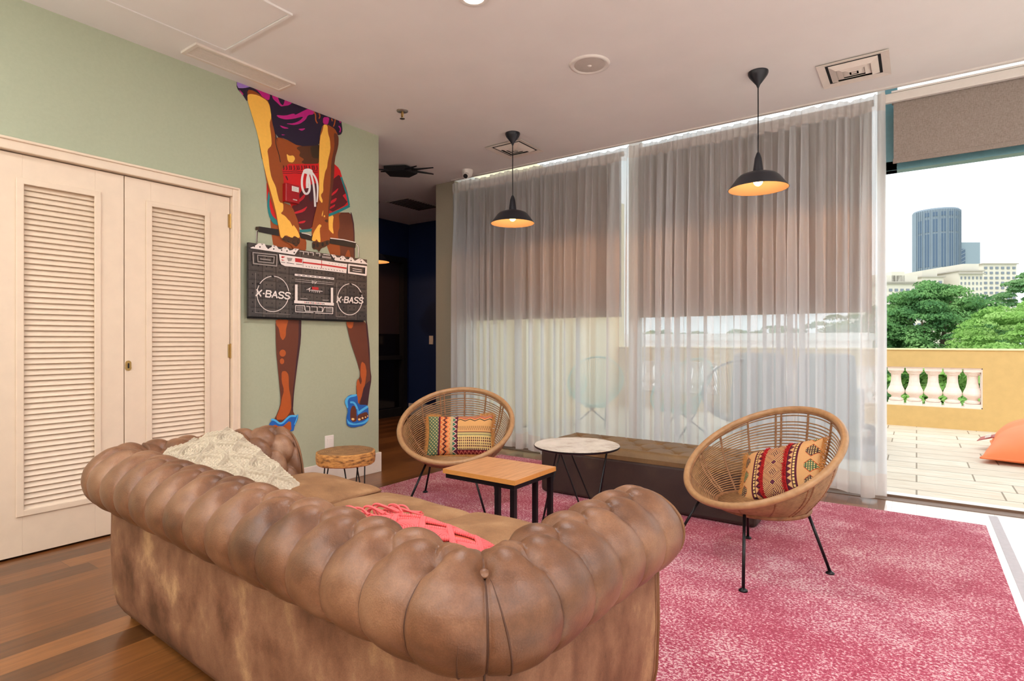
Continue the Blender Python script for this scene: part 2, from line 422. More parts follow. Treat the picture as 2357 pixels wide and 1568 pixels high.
# ================================================================== ROOM SHELL
CT = H + 0.20
struct(MB().box((-6.6, -2.7, -0.10), (-0.18, 4.93, 0.0)).box((-6.6, 4.93, -0.10), (-4.25, 6.5, 0)).build('floor', M['floor']))
struct(MB().box((-0.18, -2.7, -0.10), (3.6, 4.93, 0.0)).build('floor_sky_sheen', M['sheenfloor']))  # same wood floor, coloured pale where it mirrors the sky
m = MB(); m.box((0.385, 3.16, 0.0002), (0.432, 4.88, 0.0015)); m.box((0.36, 3.05, 0.0002), (0.385, 3.12, 0.0015)); m.box((0.40, 2.6, 0.0002), (0.425, 3.0, 0.0015))
struct(m.build('trim_1', M['floorstripe']))
struct(MB().box((-6.6, -2.7, H), (3.6, 4.90, H + 0.12)).box((-6.6, 4.90, H), (-4.25, 6.5, H + 0.12)).build('ceiling', M['ceiling']))
struct(MB().box((-4.25, 4.90, H + 0.24), (3.6, 5.3, H + 0.32)).build('ceiling_recess', M['plain']))
struct(MB().box((-4.03, 2.14, 0), (XW, 3.44, H)).box((-4.03, 0.70, 2.16), (XW, 2.14, H)).box((-4.03, -2.7, 0), (XW, 0.70, H)).build('wall_left', M['sage']))
struct(MB().box((-4.53, 4.90, 0), (-4.25, 5.3, H)).build('wall_window_pier', M['grey_green']))
struct(MB().box((-6.6, 6.35, 0), (-4.53, 6.5, H)).build('wall_hall_back', M['navy']))
struct(MB().box((-4.53, 5.3, 0), (-4.45, 6.35, H)).build('wall_hall_right', M['navy']))
m = MB(); m.box((-6.6, 1.0, 0), (-6.44, 5.20, H)); m.box((-6.6, 6.30, 0), (-6.44, 6.35, H)); m.box((-6.6, 5.20, 2.42), (-6.44, 6.30, H))
struct(m.build('wall_hall_left', M['navy']))
struct(MB().box((-6.44, 1.0, 0), (-4.03, 1.15, H)).build('wall_hall_end', M['navy']))
struct(MB().box((-4.03, -2.8, 0), (3.6, -2.7, H)).build('wall_back', M['plain']))
struct(MB().box((3.6, -2.8, 0), (3.7, 5.3, H + 0.3)).build('wall_right', M['plain']))
# baseboards
struct(MB().box((XW, 2.166, 0), (XW + 0.018, 3.458, 0.17)).box((-4.03, 3.44, 0), (XW, 3.458, 0.17)).build('baseboard_left', M['trimwhite'], bevel=0.003))
struct(MB().box((-6.43, 6.332, 0), (-4.55, 6.35, 0.18)).build('baseboard_hall', M['trimwhite'], bevel=0.003))
struct(MB().box((-4.53, 4.885, 0), (-4.25, 4.90, 0.17)).build('baseboard_window', M['trimwhite'], bevel=0.003))
# ---- dark glazed door in the hall
d3 = struct(MB().box((-6.60, 5.20, 0.0), (-6.42, 5.27, 2.42)).box((-6.60, 6.22, 0), (-6.42, 6.30, 2.42)).box((-6.60, 5.27, 2.34), (-6.42, 6.22, 2.42))
            .box((-6.58, 5.27, 0.86), (-6.44, 6.22, 0.92)).box((-6.58, 5.27, 0.0), (-6.44, 6.22, 0.12)).build('door_3', M['blackmat']))
MG = NT('smoked glass'); MG.bsdf(rgb(60, 50, 54), 0.06, spec=0.7); M['smoke'] = MG.mat
MG = NT('dark glass'); MG.bsdf(rgb(18, 16, 20), 0.12, spec=0.5); M['smoke2'] = MG.mat
MB().box((-6.56, 5.27, 1.25), (-6.52, 6.22, 2.34)).build('upper_pane', M['smoke'], d3)
MB().box((-6.56, 5.27, 0.92), (-6.51, 6.22, 1.25)).build('middle_panel', M['smoke2'], d3)
MB().box((-6.56, 5.27, 0.12), (-6.52, 6.22, 0.86)).build('lower_pane', M['smoke2'], d3)

# ---- louvred double doors
YD = [0.72, 1.466, 2.109]      # left door, meeting line, right door edge
def pz(px, py): return at_X(px, py, XW).z
cas = struct(MB().box((XW - 0.05, 2.114, 0), (XW + 0.022, 2.158, 2.196)).box((XW - 0.05, 0.66, 2.141), (XW + 0.022, 2.114, 2.196))
             .box((XW - 0.06, 0.60, 0), (XW + 0.022, 0.66, 2.196)).build('trim_2', M['doorpaint'], bevel=0.006))
struct(MB().box((XW + 0.001, 2.150, 0), (XW + 0.032, 2.166, 2.206)).box((XW + 0.001, 0.60, 2.190), (XW + 0.032, 2.166, 2.206)).build('trim_3', M['doorpaint'], bevel=0.006))
def louvre_door(name, y0, y1, lv0, lv1, z0, z1):
    X = XW - 0.012; T = 0.035
    m = MB()
    m.box((X - T, y0, 0.012), (X, lv0, 2.135)); m.box((X - T, lv1, 0.012), (X, y1, 2.135))
    m.box((X - T, lv0, 0.012), (X, lv1, z0)); m.box((X - T, lv0, z1), (X, lv1, 2.135))
    d = struct(m.build(name, M['doorpaint'], bevel=0.0015))
    f = MB(); w = 0.028
    for a, b in (((lv0 - w, z0 - w), (lv0 + 0.006, z1 + w)), ((lv1 - 0.006, z0 - w), (lv1 + w, z1 + w)), ((lv0, z0 - w), (lv1, z0 + 0.006)), ((lv0, z1 - 0.006), (lv1, z1 + w))):
        f.box((X, a[0], a[1]), (X + 0.009, b[0], b[1]))
    f.build('louvre_moulding', M['doorpaint'], d, bevel=0.004)
    n = int((z1 - z0) / 0.030); p = (z1 - z0) / n
    s = MB()
    for i in range(n):
        z = z0 + p * (i + 0.5)
        s.obox((X - 0.018, (lv0 + lv1) / 2, z), ((0.5, 0, -0.866), (0, 1, 0), (0.866, 0, 0.5)), (0.0185, (lv1 - lv0) / 2, 0.0035))
    s.build('louvre_slats', M['doorpaint'], d, bevel=0.0015)
    return d
a = at_X(53, 700, XW).y; b = at_X(221, 700, XW).y
dL = louvre_door('door_1', YD[0], YD[1] - 0.0025, a, b, 0.245, 1.985)
a = at_X(349, 700, XW).y; b = at_X(475, 700, XW).y
dR = louvre_door('door_2', YD[1] + 0.0025, YD[2], a, b, 0.245, 1.985)
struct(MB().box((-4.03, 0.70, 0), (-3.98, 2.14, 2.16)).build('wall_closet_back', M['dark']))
for hz in (pz(526, 508), pz(526, 808), 0.30):      # hinges on the right door
    h = MB(); yy = YD[2] + 0.004
    h.box((XW - 0.010, yy - 0.016, hz - 0.045), (XW - 0.006, yy + 0.014, hz + 0.045)); h.tube([(XW - 0.004, yy, hz - 0.05), (XW - 0.004, yy, hz + 0.05)], 0.006, 8)
    h.build('hinge', M['brass'], dR)
c = at_X(297, 841, XW)
k = MB(); k.tube([(XW - 0.012, c.y, c.z - 0.016), (XW - 0.008, c.y, c.z - 0.016)], 0.017, 16); k.tube([(XW - 0.012, c.y, c.z + 0.012), (XW - 0.007, c.y, c.z + 0.012)], 0.016, 16)
k.box((XW - 0.0125, c.y - 0.016, c.z - 0.014), (XW - 0.0085, c.y + 0.016, c.z + 0.012))
lk = k.build('lock_plate', M['brass'], dR); MB().box((XW - 0.0068, c.y - 0.004, c.z - 0.018), (XW - 0.0055, c.y + 0.004, c.z + 0.012)).build('keyhole', M['blackmat'], lk)

# ================================================================== CEILING FITTINGS
def cz(px, py, z=H): return at_z(px, py, z)
# access hatch : a shallow frame with a lid
a = cz(520, 115); b = cz(675, 32); c0 = cz(245, 0)
hx0 = a.x; hx1 = cz(675, 32).x; hy1 = (a.y + b.y) / 2
hatch = tag(MB().box((hx0 + 0.02, hy1 - 1.0, H - 0.008), (hx1 - 0.02, hy1 - 0.02, H - 0.0005)).build('access_hatch', M['ceiling']), 'white flush access hatch in the ceiling near the louvred doors', 'hatch')
ring_frame(hx0, hx1, hy1 - 1.02, hy1, 0.016, H - 0.012, H - 0.0002).build('hatch_frame', M['ceiling'], hatch)
# linear slot diffuser along the green wall
p = [cz(415, 115), cz(455, 98), cz(682, 192), cz(640, 208)]
gx0, gx1 = (p[0].x + p[3].x) / 2, (p[1].x + p[2].x) / 2; gy0, gy1 = (p[0].y + p[1].y) / 2, (p[2].y + p[3].y) / 2
g = thing('linear_vent', 'long narrow white slatted air vent in the ceiling above the green wall', 'vent', ((gx0 + gx1) / 2, (gy0 + gy1) / 2, H))
fr = 0.022
ring_frame(gx0, gx1, gy0, gy1, fr, H - 0.014, H - 0.0002).build('vent_frame', M['trimwhite'], g, local=False)
MB().box((gx0 + 0.01, gy0 + 0.01, H - 0.002), (gx1 - 0.01, gy1 - 0.01, H - 0.0005)).build('vent_backing', M['ottoman'], g, local=False)
n = 10
for i in range(n):
    x = gx0 + fr + (gx1 - gx0 - 2 * fr) * (i + 0.5) / n
    MB().obox((x, (gy0 + gy1) / 2, H - 0.007), ((0.95, 0, 0.3), (0, 1, 0), (-0.3, 0, 0.95)), ((gx1 - gx0 - 2 * fr) / n * 0.27, (gy1 - gy0) / 2 - fr, 0.0012)).build('vent_slat', M['trimwhite'], g, local=False)
# round ceiling speaker
c = cz(1357, 148)
g = thing('ceiling_speaker', 'round flush ceiling speaker with grey grille between the pendants', 'speaker', c)
MB().lathe([(0.10, -0.006), (0.115, -0.012), (0.128, -0.008), (0.132, 0)], 48, caps=False).build('speaker_ring', M['whiteplastic'], g, smooth=True)
MB().lathe([(0.0, -0.010), (0.03, -0.012), (0.07, -0.009), (0.10, -0.006)], 48, caps=False).build('speaker_grille', M['grille'], g, smooth=True)
MB().lathe([(0.0, -0.016), (0.012, -0.015), (0.016, -0.010)], 16, caps=False).build('speaker_tweeter', M['whiteplastic'], g, smooth=True)
# square diffusers
def diffuser(cx, cy, s, label, group, full=True):
    g = thing('square_vent', label, 'vent', (cx, cy, H), 0, group)
    def ring(r0, r1, z0, z1, name, mat):
        m = MB(); P = []
        for r, z in ((r0, z0), (r1, z1), (r1, z1 + 0.003), (r0, z0 + 0.003)):
            P.append([(-r, -r, z), (r, -r, z), (r, r, z), (-r, r, z)])
        m.grid(np.array(P), cu=True, cv=True); m.build(name, mat, g)
    ring(s, s - 0.045, -0.012, -0.004, 'vent_frame', M['trimwhite'])
    m = MB(); m.box((-s + 0.03, -s + 0.03, -0.003), (s - 0.03, s - 0.03, -0.001)); m.build('vent_opening', M['dark'], g)
    for k, r in enumerate((s - 0.062, s - 0.098, s - 0.134)):
        ring(r, r - 0.040, -0.006 - .004 * k, -0.026, 'vent_cone', M['trimwhite'])
    MB().box((-s + 0.185, -s + 0.185, -0.024), (s - 0.185, s - 0.185, -0.018)).build('vent_centre', M['trimwhite'], g)
q = [cz(1905, 152), cz(2025, 125), cz(2027, 166), cz(1911, 190)]
c = sum(q, Vector((0, 0, 0))) / 4
diffuser(c.x, c.y, 0.20, 'square white four-way air vent in the ceiling right of the near pendant lamp', 'square ceiling vents')
c = cz(1185, 342)
diffuser(c.x, c.y, 0.20, 'square air vent in the ceiling just behind the far pendant lamp', 'square ceiling vents')
c = cz(952, 470)
g = thing('hall_vent', 'flat grey return air grille in the dark hall ceiling', 'vent', c)
MB().box((-0.2, -0.3, -0.008), (0.2, 0.3, 0)).build('vent_frame', M['grille'], g, bevel=0.003)
m = MB()
for i in range(12): m.box((-0.17, -0.27 + i * 0.047, -0.012), (0.17, -0.25 + i * 0.047, -0.008))
m.build('vent_slats', M['dark'], g)
# sprinkler
c = cz(926, 255)
g = thing('sprinkler', 'small chrome sprinkler head in the ceiling left of the far pendant', 'sprinkler', c)
MB().lathe([(0.045, 0), (0.043, -0.006), (0.02, -0.010)], 24, caps=False).build('escutcheon', M['steel'], g, smooth=True)
MB().tube([(0, 0, -0.008), (0, 0, -0.045)], 0.010, 12).tube([(0.012, 0, -0.03), (0.004, 0, -0.06)], 0.003, 6).tube([(-0.012, 0, -0.03), (-0.004, 0, -0.06)], 0.003, 6).build('nozzle', M['brass'], g)
MB().lathe([(0.0, -0.060), (0.02, -0.061), (0.02, -0.064), (0.0, -0.065)], 16, caps=False).build('deflector', M['steel'], g)
# dome camera
c = cz(1076, 392)
g = thing('security_camera', 'small white dome security camera in the ceiling corner by the curtain', 'camera', c)
MB().lathe([(0.058, 0), (0.058, -0.022), (0.048, -0.055), (0.03, -0.075), (0.0, -0.082)], 32, caps=False).build('camera_housing', M['whiteplastic'], g, smooth=True)
MB().tube([(0.012, -0.02, -0.055), (0.025, -0.062, -0.080)], 0.031, 24).build('camera_eye', M['whiteplastic'], g)
MB().tube([(0.025, -0.062, -0.080), (0.0262, -0.066, -0.0825)], 0.024, 24).build('lens', M['blackmat'], g)
# black ceiling bracket with arms
c = cz(925, 386)
g = thing('ceiling_bracket', 'black folded spider bracket on the ceiling in front of the hall', 'bracket', c, TH)
MB().poly([(-0.17, -0.09, -0.01), (0.06, -0.12, -0.01), (0.16, 0.02, -0.01), (0.05, 0.16, -0.01), (-0.15, 0.12, -0.01)], (0, 0, -0.05)).build('bracket_plate', M['blackmat'], g, bevel=0.005)
for a0, a1 in (((0.10, -0.04, -0.035), (0.34, -0.10, -0.03)), ((0.05, -0.10, -0.05), (0.20, -0.30, -0.075)), ((-0.1, -0.08, -0.05), (-0.22, -0.16, -0.065)), ((0.12, 0.06, -0.02), (0.30, 0.20, -0.01)), ((-0.12, 0.05, -0.02), (-0.24, 0.10, -0.012))):
    MB().tube([a0, a1], [0.012, 0.006], 8).build('bracket_arm', M['blackmat'], g)

# ---- ceiling downlights (one peeks in at the top edge, the others are added unseen as fill light)
def downlight(x, y, label, first=None):
    g = thing('downlight', label, 'ceiling light', (x, y, H), 0, 'round ceiling downlights, seen and added')
    MB().lathe([(0.055, -0.002), (0.075, -0.008), (0.085, 0)], 32, caps=False).build('light_ring', M['whiteplastic'], g, smooth=True)
    t = NT('lit diffuser'); t.bsdf((1, 0.9, 0.75, 1), 0.5, emit=(1, 0.86, 0.68, 1), es=6); 
    MB().lathe([(0.0, -0.004), (0.056, -0.003)], 32, caps=False).build('light_diffuser', t.mat, g)
    l = light('downlight_lamp', 'AREA', (0, 0, -0.012), CEIL_W, (0.97, 0.97, 0.98), size=0.11, parent=g)
    return g
def hall_fill():  # unseen lamp added to brighten the hall
    g = thing('hall_fill_downlight', 'fill downlight added in the hall ceiling, hidden by the green wall', 'ceiling light', (-5.6, 3.6, H))
    MB().lathe([(0.055, -0.002), (0.075, -0.008), (0.085, 0)], 32, caps=False).build('light_ring', M['whiteplastic'], g, smooth=True)
    light('hall_fill_lamp', 'AREA', (0, 0, -0.012), 9.0, (1, 0.93, 0.86), size=0.11, parent=g)
hall_fill()
c = cz(1090, -6)
downlight(c.x, c.y, 'glowing round ceiling downlight at the top edge of the picture')
for x, y in ((0.9, 1.0), (-1.0, -0.6), (1.6, -1.0), (-2.9, -0.3), (2.2, 2.6)):
    downlight(x, y, 'fill downlight added out of the picture, ' + {0.9: 'above the open floor right of the sofa', -1.0: 'above the camera', 1.6: 'behind the camera to the right', -2.9: 'near the louvred doors behind the camera', 2.2: 'above the far right corner by the terrace'}[x])
# ---- uplighters added out of view to brighten the ceiling
def fill_uplight(x, y, where):
    g = thing('fill_uplighter', 'black fill uplighter added ' + where, 'floor lamp', (x, y, 0), 0, 'added fill uplighters behind the camera')
    MB().lathe([(0.14, 0), (0.14, 0.015), (0.02, 0.03)], 32).build('base', M['black'], g, smooth=False)
    MB().tube([(0, 0, 0.02), (0, 0, 1.70)], 0.012, 10).build('pole', M['black'], g)
    MB().lathe([(0.02, 1.70), (0.14, 1.80), (0.16, 1.84), (0.15, 1.84), (0.12, 1.80), (0.0, 1.73)], 32, caps=False).build('lamp_shade', M['black'], g, smooth=True)
    light('fill_uplighter_lamp', 'AREA', (0, 0, 1.86), UPFILL_W, (0.95, 0.98, 1.0), rot=(pi, 0, 0), size=0.24, parent=g)
fill_uplight(1.6, -1.9, 'behind the camera on the right'); fill_uplight(-3.2, -2.0, 'in the back left corner behind the camera'); fill_uplight(-1.2, -2.3, 'against the middle of the back wall'); fill_uplight(3.0, 1.4, 'by the right wall beyond the picture edge')

# ---- pendant lamps
def pendant(x, y, zr, label, rot=0):
    g = thing('pendant_lamp', label, 'pendant lamp', (x, y, 0), 0, 'black enamel pendant lamps')
    MB().lathe([(0.064, H), (0.064, H - 0.012), (0.056, H - 0.03), (0.012, H - 0.088), (0.006, H - 0.105)], 32, caps=False).build('canopy', M['lampblack'], g, smooth=True)
    MB().tube([(0, 0, H - 0.10), (0.0, 0, zr + 0.235)], 0.004, 8).build('cord', M['blackmat'], g)
    MB().lathe([(0.006, zr + 0.245), (0.012, zr + 0.235), (0.022, zr + 0.205), (0.034, zr + 0.11), (0.036, zr + 0.10), (0.0, zr + 0.10)], 24, caps=False).build('socket_cap', M['lampblack'], g, smooth=True)
    prof = [(0.036, zr + 0.112), (0.075, zr + 0.106), (0.115, zr + 0.092), (0.135, zr + 0.074), (0.187, zr + 0.003), (0.190, zr)]
    sh = MB().lathe(prof, 56, caps=False).build('lamp_shade', M['lampblack'], g, smooth=True)
    inn = [(0.187, zr), (0.132, zr + 0.070), (0.112, zr + 0.086), (0.073, zr + 0.100), (0.0, zr + 0.104)]
    MB().lathe(inn, 56, caps=False).build('shade_lining', M['lining'], g, smooth=True)
    b = MB(); pr = []
    for i in range(13):
        a = pi * i / 12; pr.append((0.030 * math.sin(a), zr + 0.052 - 0.032 * math.cos(a)))
    b.lathe([(max(r, 0.0001), z) for r, z in pr], 24, caps=False).build('bulb', M['bulb'], g, smooth=True)
    MB().tube([(0, 0, zr + 0.078), (0, 0, zr + 0.10)], 0.014, 12).build('bulb_cap', M['brass'], g)
    light('pendant_light', 'POINT', (0, 0, zr + 0.012), PEND_W, (1, 0.42, 0.15), size=0.018, parent=g)
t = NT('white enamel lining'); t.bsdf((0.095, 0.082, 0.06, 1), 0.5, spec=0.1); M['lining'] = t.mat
t = NT('glowing filament bulb'); t.bsdf((1, 0.8, 0.5, 1), 0.3, emit=(1, 0.62, 0.25, 1), es=14); M['bulb'] = t.mat
c = cz(1745, 166); pendant(c.x, c.y, 2.165, 'nearer black enamel pendant lamp with lit bulb, in front of the right blind')
c = cz(1180, 307); pendant(c.x, c.y, 2.165, 'farther black enamel pendant lamp with lit bulb, in front of the left blind')
pendant(-5.72, 5.03, 2.165, 'pendant lamp in the dark hall, only its lit rim showing past the wall corner')

# ================================================================== WINDOW WALL
def frame(name, boxes, mat): return struct((lambda m: ([m.box(a, b) for a, b in boxes], m)[1])(MB()).build(name, mat, bevel=0.003))
ZT = H + 0.20
w1 = frame('window_1', [((-4.25, 5.08, 0), (-4.19, 5.15, ZT)), ((-2.23, 5.08, 0), (-2.16, 5.15, ZT)), ((-4.25, 5.08, 0), (-2.16, 5.15, 0.05)), ((-4.25, 5.08, ZT - 0.05), (-2.16, 5.15, ZT))], M['alu'])
MB().box((-4.19, 5.11, 0.05), (-2.23, 5.116, ZT - 0.05)).build('pane', M['glass'], w1)
w2 = frame('window_2', [((-2.16, 5.08, 0), (-2.12, 5.15, ZT)), ((-0.24, 5.08, 0), (-0.19, 5.15, ZT)), ((-2.12, 5.08, 0), (-0.24, 5.15, 0.05)), ((-2.12, 5.08, ZT - 0.05), (-0.24, 5.15, ZT))], M['alu'])
MB().box((-2.12, 5.11, 0.05), (-0.24, 5.116, ZT - 0.05)).build('pane', M['glass'], w2)
w3 = frame('window_3', [((-0.19, 5.06, 2.40), (-0.115, 5.16, ZT)), ((-0.19, 5.06, 2.40), (3.6, 5.16, 2.47)), ((3.5, 5.06, 0), (3.6, 5.16, ZT)), ((-0.115, 5.06, ZT - 0.05), (3.6, 5.16, ZT))], M['teal'])
MB().box((-0.115, 5.11, 2.47), (3.5, 5.116, ZT - 0.05)).build('pane', M['glass'], w3)
MB().box((-0.095, 5.05, 2.50), (-0.075, 5.06, 2.93)).build('window_bead', M['steel'], w3)
struct(MB().box((-4.25, 4.93, -0.06), (3.6, 5.07, 0.004)).box((-0.2, 5.045, 0.004), (3.6, 5.055, 0.018)).build('trim_4', M['sill']))
struct(MB().box((-4.6, 5.07, -0.06), (6.0, 5.20, 0.006)).build('trim_5', M['sillwhite']))

# ---- roller blinds
def blind(x0, x1, y, z0, z1, label, cassette=False):
    g = thing('roller_blind', label, 'blind', ((x0 + x1) / 2, y, z1), 0, 'linen roller blinds')
    MB().box((x0, y - 0.0012, z0), (x1, y + 0.0012, z1)).build('blind_fabric', M['blind'], g, local=False)
    MB().tube([(x0 - 0.01, y + 0.025, z1 + 0.012), (x1 + 0.01, y + 0.025, z1 + 0.012)], 0.024, 16).build('roller', M['blind'], g, local=False)
    MB().box((x0 - 0.004, y - 0.006, z0 - 0.012), (x1 + 0.004, y + 0.006, z0 + 0.022)).build('bottom_bar', M['blind'], g, local=False, bevel=0.003)
    if cassette:
        MB().box((x0 - 0.055, y - 0.05, z1 - 0.012), (x1, y - 0.012, z1 + 0.05)).build('cassette', M['alu'], g, local=False, bevel=0.004)
        MB().box((x0 - 0.012, y - 0.052, z1 + 0.052), (x1, y - 0.03, z1 + 0.064)).build('gap_light_strip', M['whiteplastic'], g, local=False)  # white strip stands for daylight in the gap above the cassette
        MB().box((x0 - 0.075, y - 0.055, z1 - 0.015), (x0 - 0.05, y + 0.04, z1 + 0.07)).build('end_bracket', M['alu'], g, local=False)
    else:
        # bead chain
        MB().tube([(x1 - 0.02, y - 0.02, z1), (x1 - 0.02, y - 0.02, z0 - 0.5)], 0.0022, 6).build('bead_chain', M['whiteplastic'], g, local=False)
blind(-4.17, -2.27, 5.0, 1.385, 2.90, 'linen roller blind half lowered behind the left part of the sheer curtain')
blind(-2.09, -0.27, 5.0, 1.372, 2.90, 'linen roller blind half lowered behind the right part of the sheer curtain')
blind(-0.135, 3.4, 4.955, 2.435, 2.865, 'linen roller blind rolled up above the open terrace door', True)

# ---- the sheer curtain
def curtain(x0, x1):
    L = x1 - x0; nu = int(L / 0.0032); nz = 40
    xs = np.linspace(0, 1, nu)
    ph = np.zeros(nu)
    f = 15 + 5 * np.sin(xs * 9.1 + 1) + 4 * np.sin(xs * 23.7) + 3 * np.sin(xs * 51 + 2)
    ph = np.cumsum(f) * (xs[1] - xs[0]) * L
    ph2 = np.cumsum(26 + 8 * np.sin(xs * 17 + 3)) * (xs[1] - xs[0]) * L
    amp = 1.0 + 0.35 * np.sin(xs * 31 + 1) + 0.2 * np.sin(xs * 67)
    zt = 2.902 + 0.012 * np.abs(np.sin(xs * L * 6.5)) + 0.006 * np.sin(xs * L * 60)
    zb = 0.035 + 0.015 * np.sin(xs * L * 9) - 0.01 * np.sin(xs * L * 23)
    levels = np.concatenate([[0, 0.012, 0.024, 0.04], np.linspace(0.06, 0.93, nz - 6), [0.9445, 0.9446, 1.0]])
    P = np.zeros((nu, len(levels), 3))
    for j, t in enumerate(levels):
        z = zt * (1 - t) + zb * t
        A = (0.012 + 0.034 * min(1, t * 3)) * amp
        wv = np.sin(2 * pi * ph / 2.0 + 0.6 * math.sin(t * 3) * np.sin(xs * 40))
        sharp = np.sign(wv) * np.abs(wv) ** 0.7
        y = YW + A * sharp + (0.010 * (1 - t) + 0.004) * np.sin(2 * pi * ph2 / 1.3 + t * 1.5) + 0.02 * (t) * np.sin(xs * L * 2.2)
        x = x0 + xs * L - (0.006 + 0.012 * min(1, t * 2.5)) * amp * np.sin(2 * pi * ph)
        if t < 0.03: y = YW + 0.010 * np.sin(2 * pi * ph2 / 1.3) + 0.008 * np.sin(xs * L * 6.5)
        P[:, j, 0] = x; P[:, j, 1] = y; P[:, j, 2] = z
    m = MB(); m.grid(P); nl = len(levels) - 1
    hem = [1 if (k % nl) >= nl - 1 or (k % nl) < 3 else 0 for k in range(len(m.f))]
    m.m = hem
    return m.build('sheer_curtain', [M['curtain'], M['curtainhem']], smooth=True)
cu = tag(curtain(-4.245, -0.185), 'floor length sheer off white curtain in front of the glass wall', 'curtain')
struct(MB().box((-4.25, 4.845, H - 0.012), (3.6, 4.875, H)).build('trim_6', M['alu']))
# small fittings on the walls
def socket(px, py, X, label, name='wall_socket'):
    c = at_X(px, py, X)
    g = thing(name, label, 'socket', (X, c.y, c.z))
    MB().box((0, -0.042, -0.062), (0.010, 0.042, 0.062)).build('face_plate', M['whiteplastic'], g, bevel=0.004)
    MB().box((0.008, -0.024, -0.036), (0.016, 0.024, 0.036)).build('socket_insert', M['whiteplastic'], g, bevel=0.003)
socket(757, 1020, XW, 'white wall socket low on the green wall behind the log side table')
c = at_Y(993, 783, 6.35)
g = thing('light_switch', 'white light switch on the navy hall wall', 'switch', (c.x, 6.35, c.z))
MB().box((-0.04, -0.010, -0.065), (0.04, 0, 0.065)).build('face_plate', M['whiteplastic'], g, bevel=0.003)
MB().box((-0.018, -0.016, -0.03), (0.018, -0.008, 0.03)).build('rocker', M['whiteplastic'], g, bevel=0.002)
# ================================================================== MURAL painted on the green wall
def clipz(P, zmax):
    out = []
    for i in range(len(P)):
        a, b = P[i], P[(i + 1) % len(P)]
        ia, ib = a[2] <= zmax, b[2] <= zmax
        if ia: out.append(a)
        if ia != ib:
            t = (zmax - a[2]) / (b[2] - a[2]); out.append(tuple(a[k] + (b[k] - a[k]) * t for k in range(3)))
    return out
K6 = (520, 180, 4.126); K7 = (540, 500, 5.6); K8 = (580, 720, 3.92)
def smoothpts(P, it=1):
    for _ in range(it):
        Q = []
        for i in range(len(P)):
            a, b = P[i], P[(i + 1) % len(P)]
            Q.append((a[0] * .8 + b[0] * .2, a[1] * .8 + b[1] * .2)); Q.append((a[0] * .2 + b[0] * .8, a[1] * .2 + b[1] * .8))
        P = Q
    return P
mur = MB(); mur_mats = []; mur_idx = {}
PALETTE = dict(night=(26, 8, 44), lav=(160, 124, 204), mag=(190, 16, 130), skin=(150, 70, 14), shade=(84, 42, 14), deep=(54, 34, 10),
               gold=(250, 192, 80), red=(206, 6, 14), maroon=(84, 6, 16), scar=(200, 12, 36), teal=(10, 124, 128), white=(236, 230, 228),
               black=(14, 12, 14), leg=(100, 46, 24), plum=(60, 22, 34), rust=(178, 84, 24), blue=(20, 96, 186), sky=(76, 182, 244), nail=(250, 206, 136), handsh=(70, 36, 8))
for k_, v_ in PALETTE.items():
    mur_idx[k_] = len(mur_mats); mur_mats.append(simple('mural paint ' + k_, rgb(*v_), 0.55, var=0.03, sc=50, bstr=0.03))
mur_n = [0]
def paint(col, pts, K, sm=1):
    if sm: pts = smoothpts(pts, sm)
    mur_n[0] += 1
    x = XW + 0.0006 + mur_n[0] * 0.00006
    P = []
    for (a, b) in pts:
        p = at_X(K[0] + a / K[2], K[1] + b / K[2], XW); P.append((x, p.y, p.z))
    P = clipz(P, H - 0.0008)
    if len(P) > 2: mur.poly([Vector(p) for p in P], (0.00005, 0, 0), mur_idx[col])
def brush(col, pts, w, K, closed=False, sm=2):
    """a painted line of width w (crop pixels)"""
    if closed: pts = pts + [pts[0]]
    for _ in range(sm):
        Q = [pts[0]]
        for i in range(len(pts) - 1):
            a, b = pts[i], pts[i + 1]
            Q.append((a[0] * .75 + b[0] * .25, a[1] * .75 + b[1] * .25)); Q.append((a[0] * .25 + b[0] * .75, a[1] * .25 + b[1] * .75))
        Q.append(pts[-1]); pts = Q
    L, R = [], []
    for i in range(len(pts)):
        a = pts[max(0, i - 1)]; b = pts[min(len(pts) - 1, i + 1)]
        dx, dy = b[0] - a[0], b[1] - a[1]; n = math.hypot(dx, dy) or 1
        L.append((pts[i][0] - dy / n * w / 2, pts[i][1] + dx / n * w / 2)); R.append((pts[i][0] + dy / n * w / 2, pts[i][1] - dx / n * w / 2))
    for i in range(len(pts) - 1):
        mur_n[0] -= 0 if i == 0 else 1
        paint(col, [L[i], L[i + 1], R[i + 1], R[i]], K, 0)
def blob(col, cx, cy, rx, ry, K): paint(col, [(cx + rx * math.cos(a * pi / 8), cy + ry * math.sin(a * pi / 8)) for a in range(16)], K, 0)

# thighs
paint('skin', [(455, 0), (470, 180), (500, 390), (700, 440), (920, 440), (928, 300), (850, 200), (600, 60)], K7)
paint('skin', [(1180, -60), (1500, -60), (1540, 120), (1545, 560), (1240, 500), (1190, 380), (1150, 200)], K7)
paint('leg', [(1340, -60), (1505, -60), (1540, 120), (1548, 560), (1500, 540), (1480, 430), (1455, 420), (1400, 560), (1360, 560), (1362, 450), (1350, 330), (1325, 210), (1355, 120)], K7)
paint('plum', [(1490, -60), (1508, -60), (1545, 120), (1552, 560), (1536, 560), (1530, 120)], K7)
paint('gold', [(1195, -30), (1278, -30), (1262, 110), (1278, 222), (1240, 190), (1205, 145)], K7)
# torso
paint('skin', [(460, 540), (690, 630), (900, 620), (890, 900), (530, 900), (470, 700)], K6)
paint('shade', [(665, 665), (700, 645), (890, 620), (888, 825), (760, 822), (712, 800), (745, 770), (692, 740), (708, 700)], K6)
paint('deep', [(800, 650), (890, 615), (888, 765), (820, 758), (806, 700)], K6)
paint('gold', [(573, 716), (600, 738), (640, 733), (658, 765), (636, 803), (588, 795)], K6)
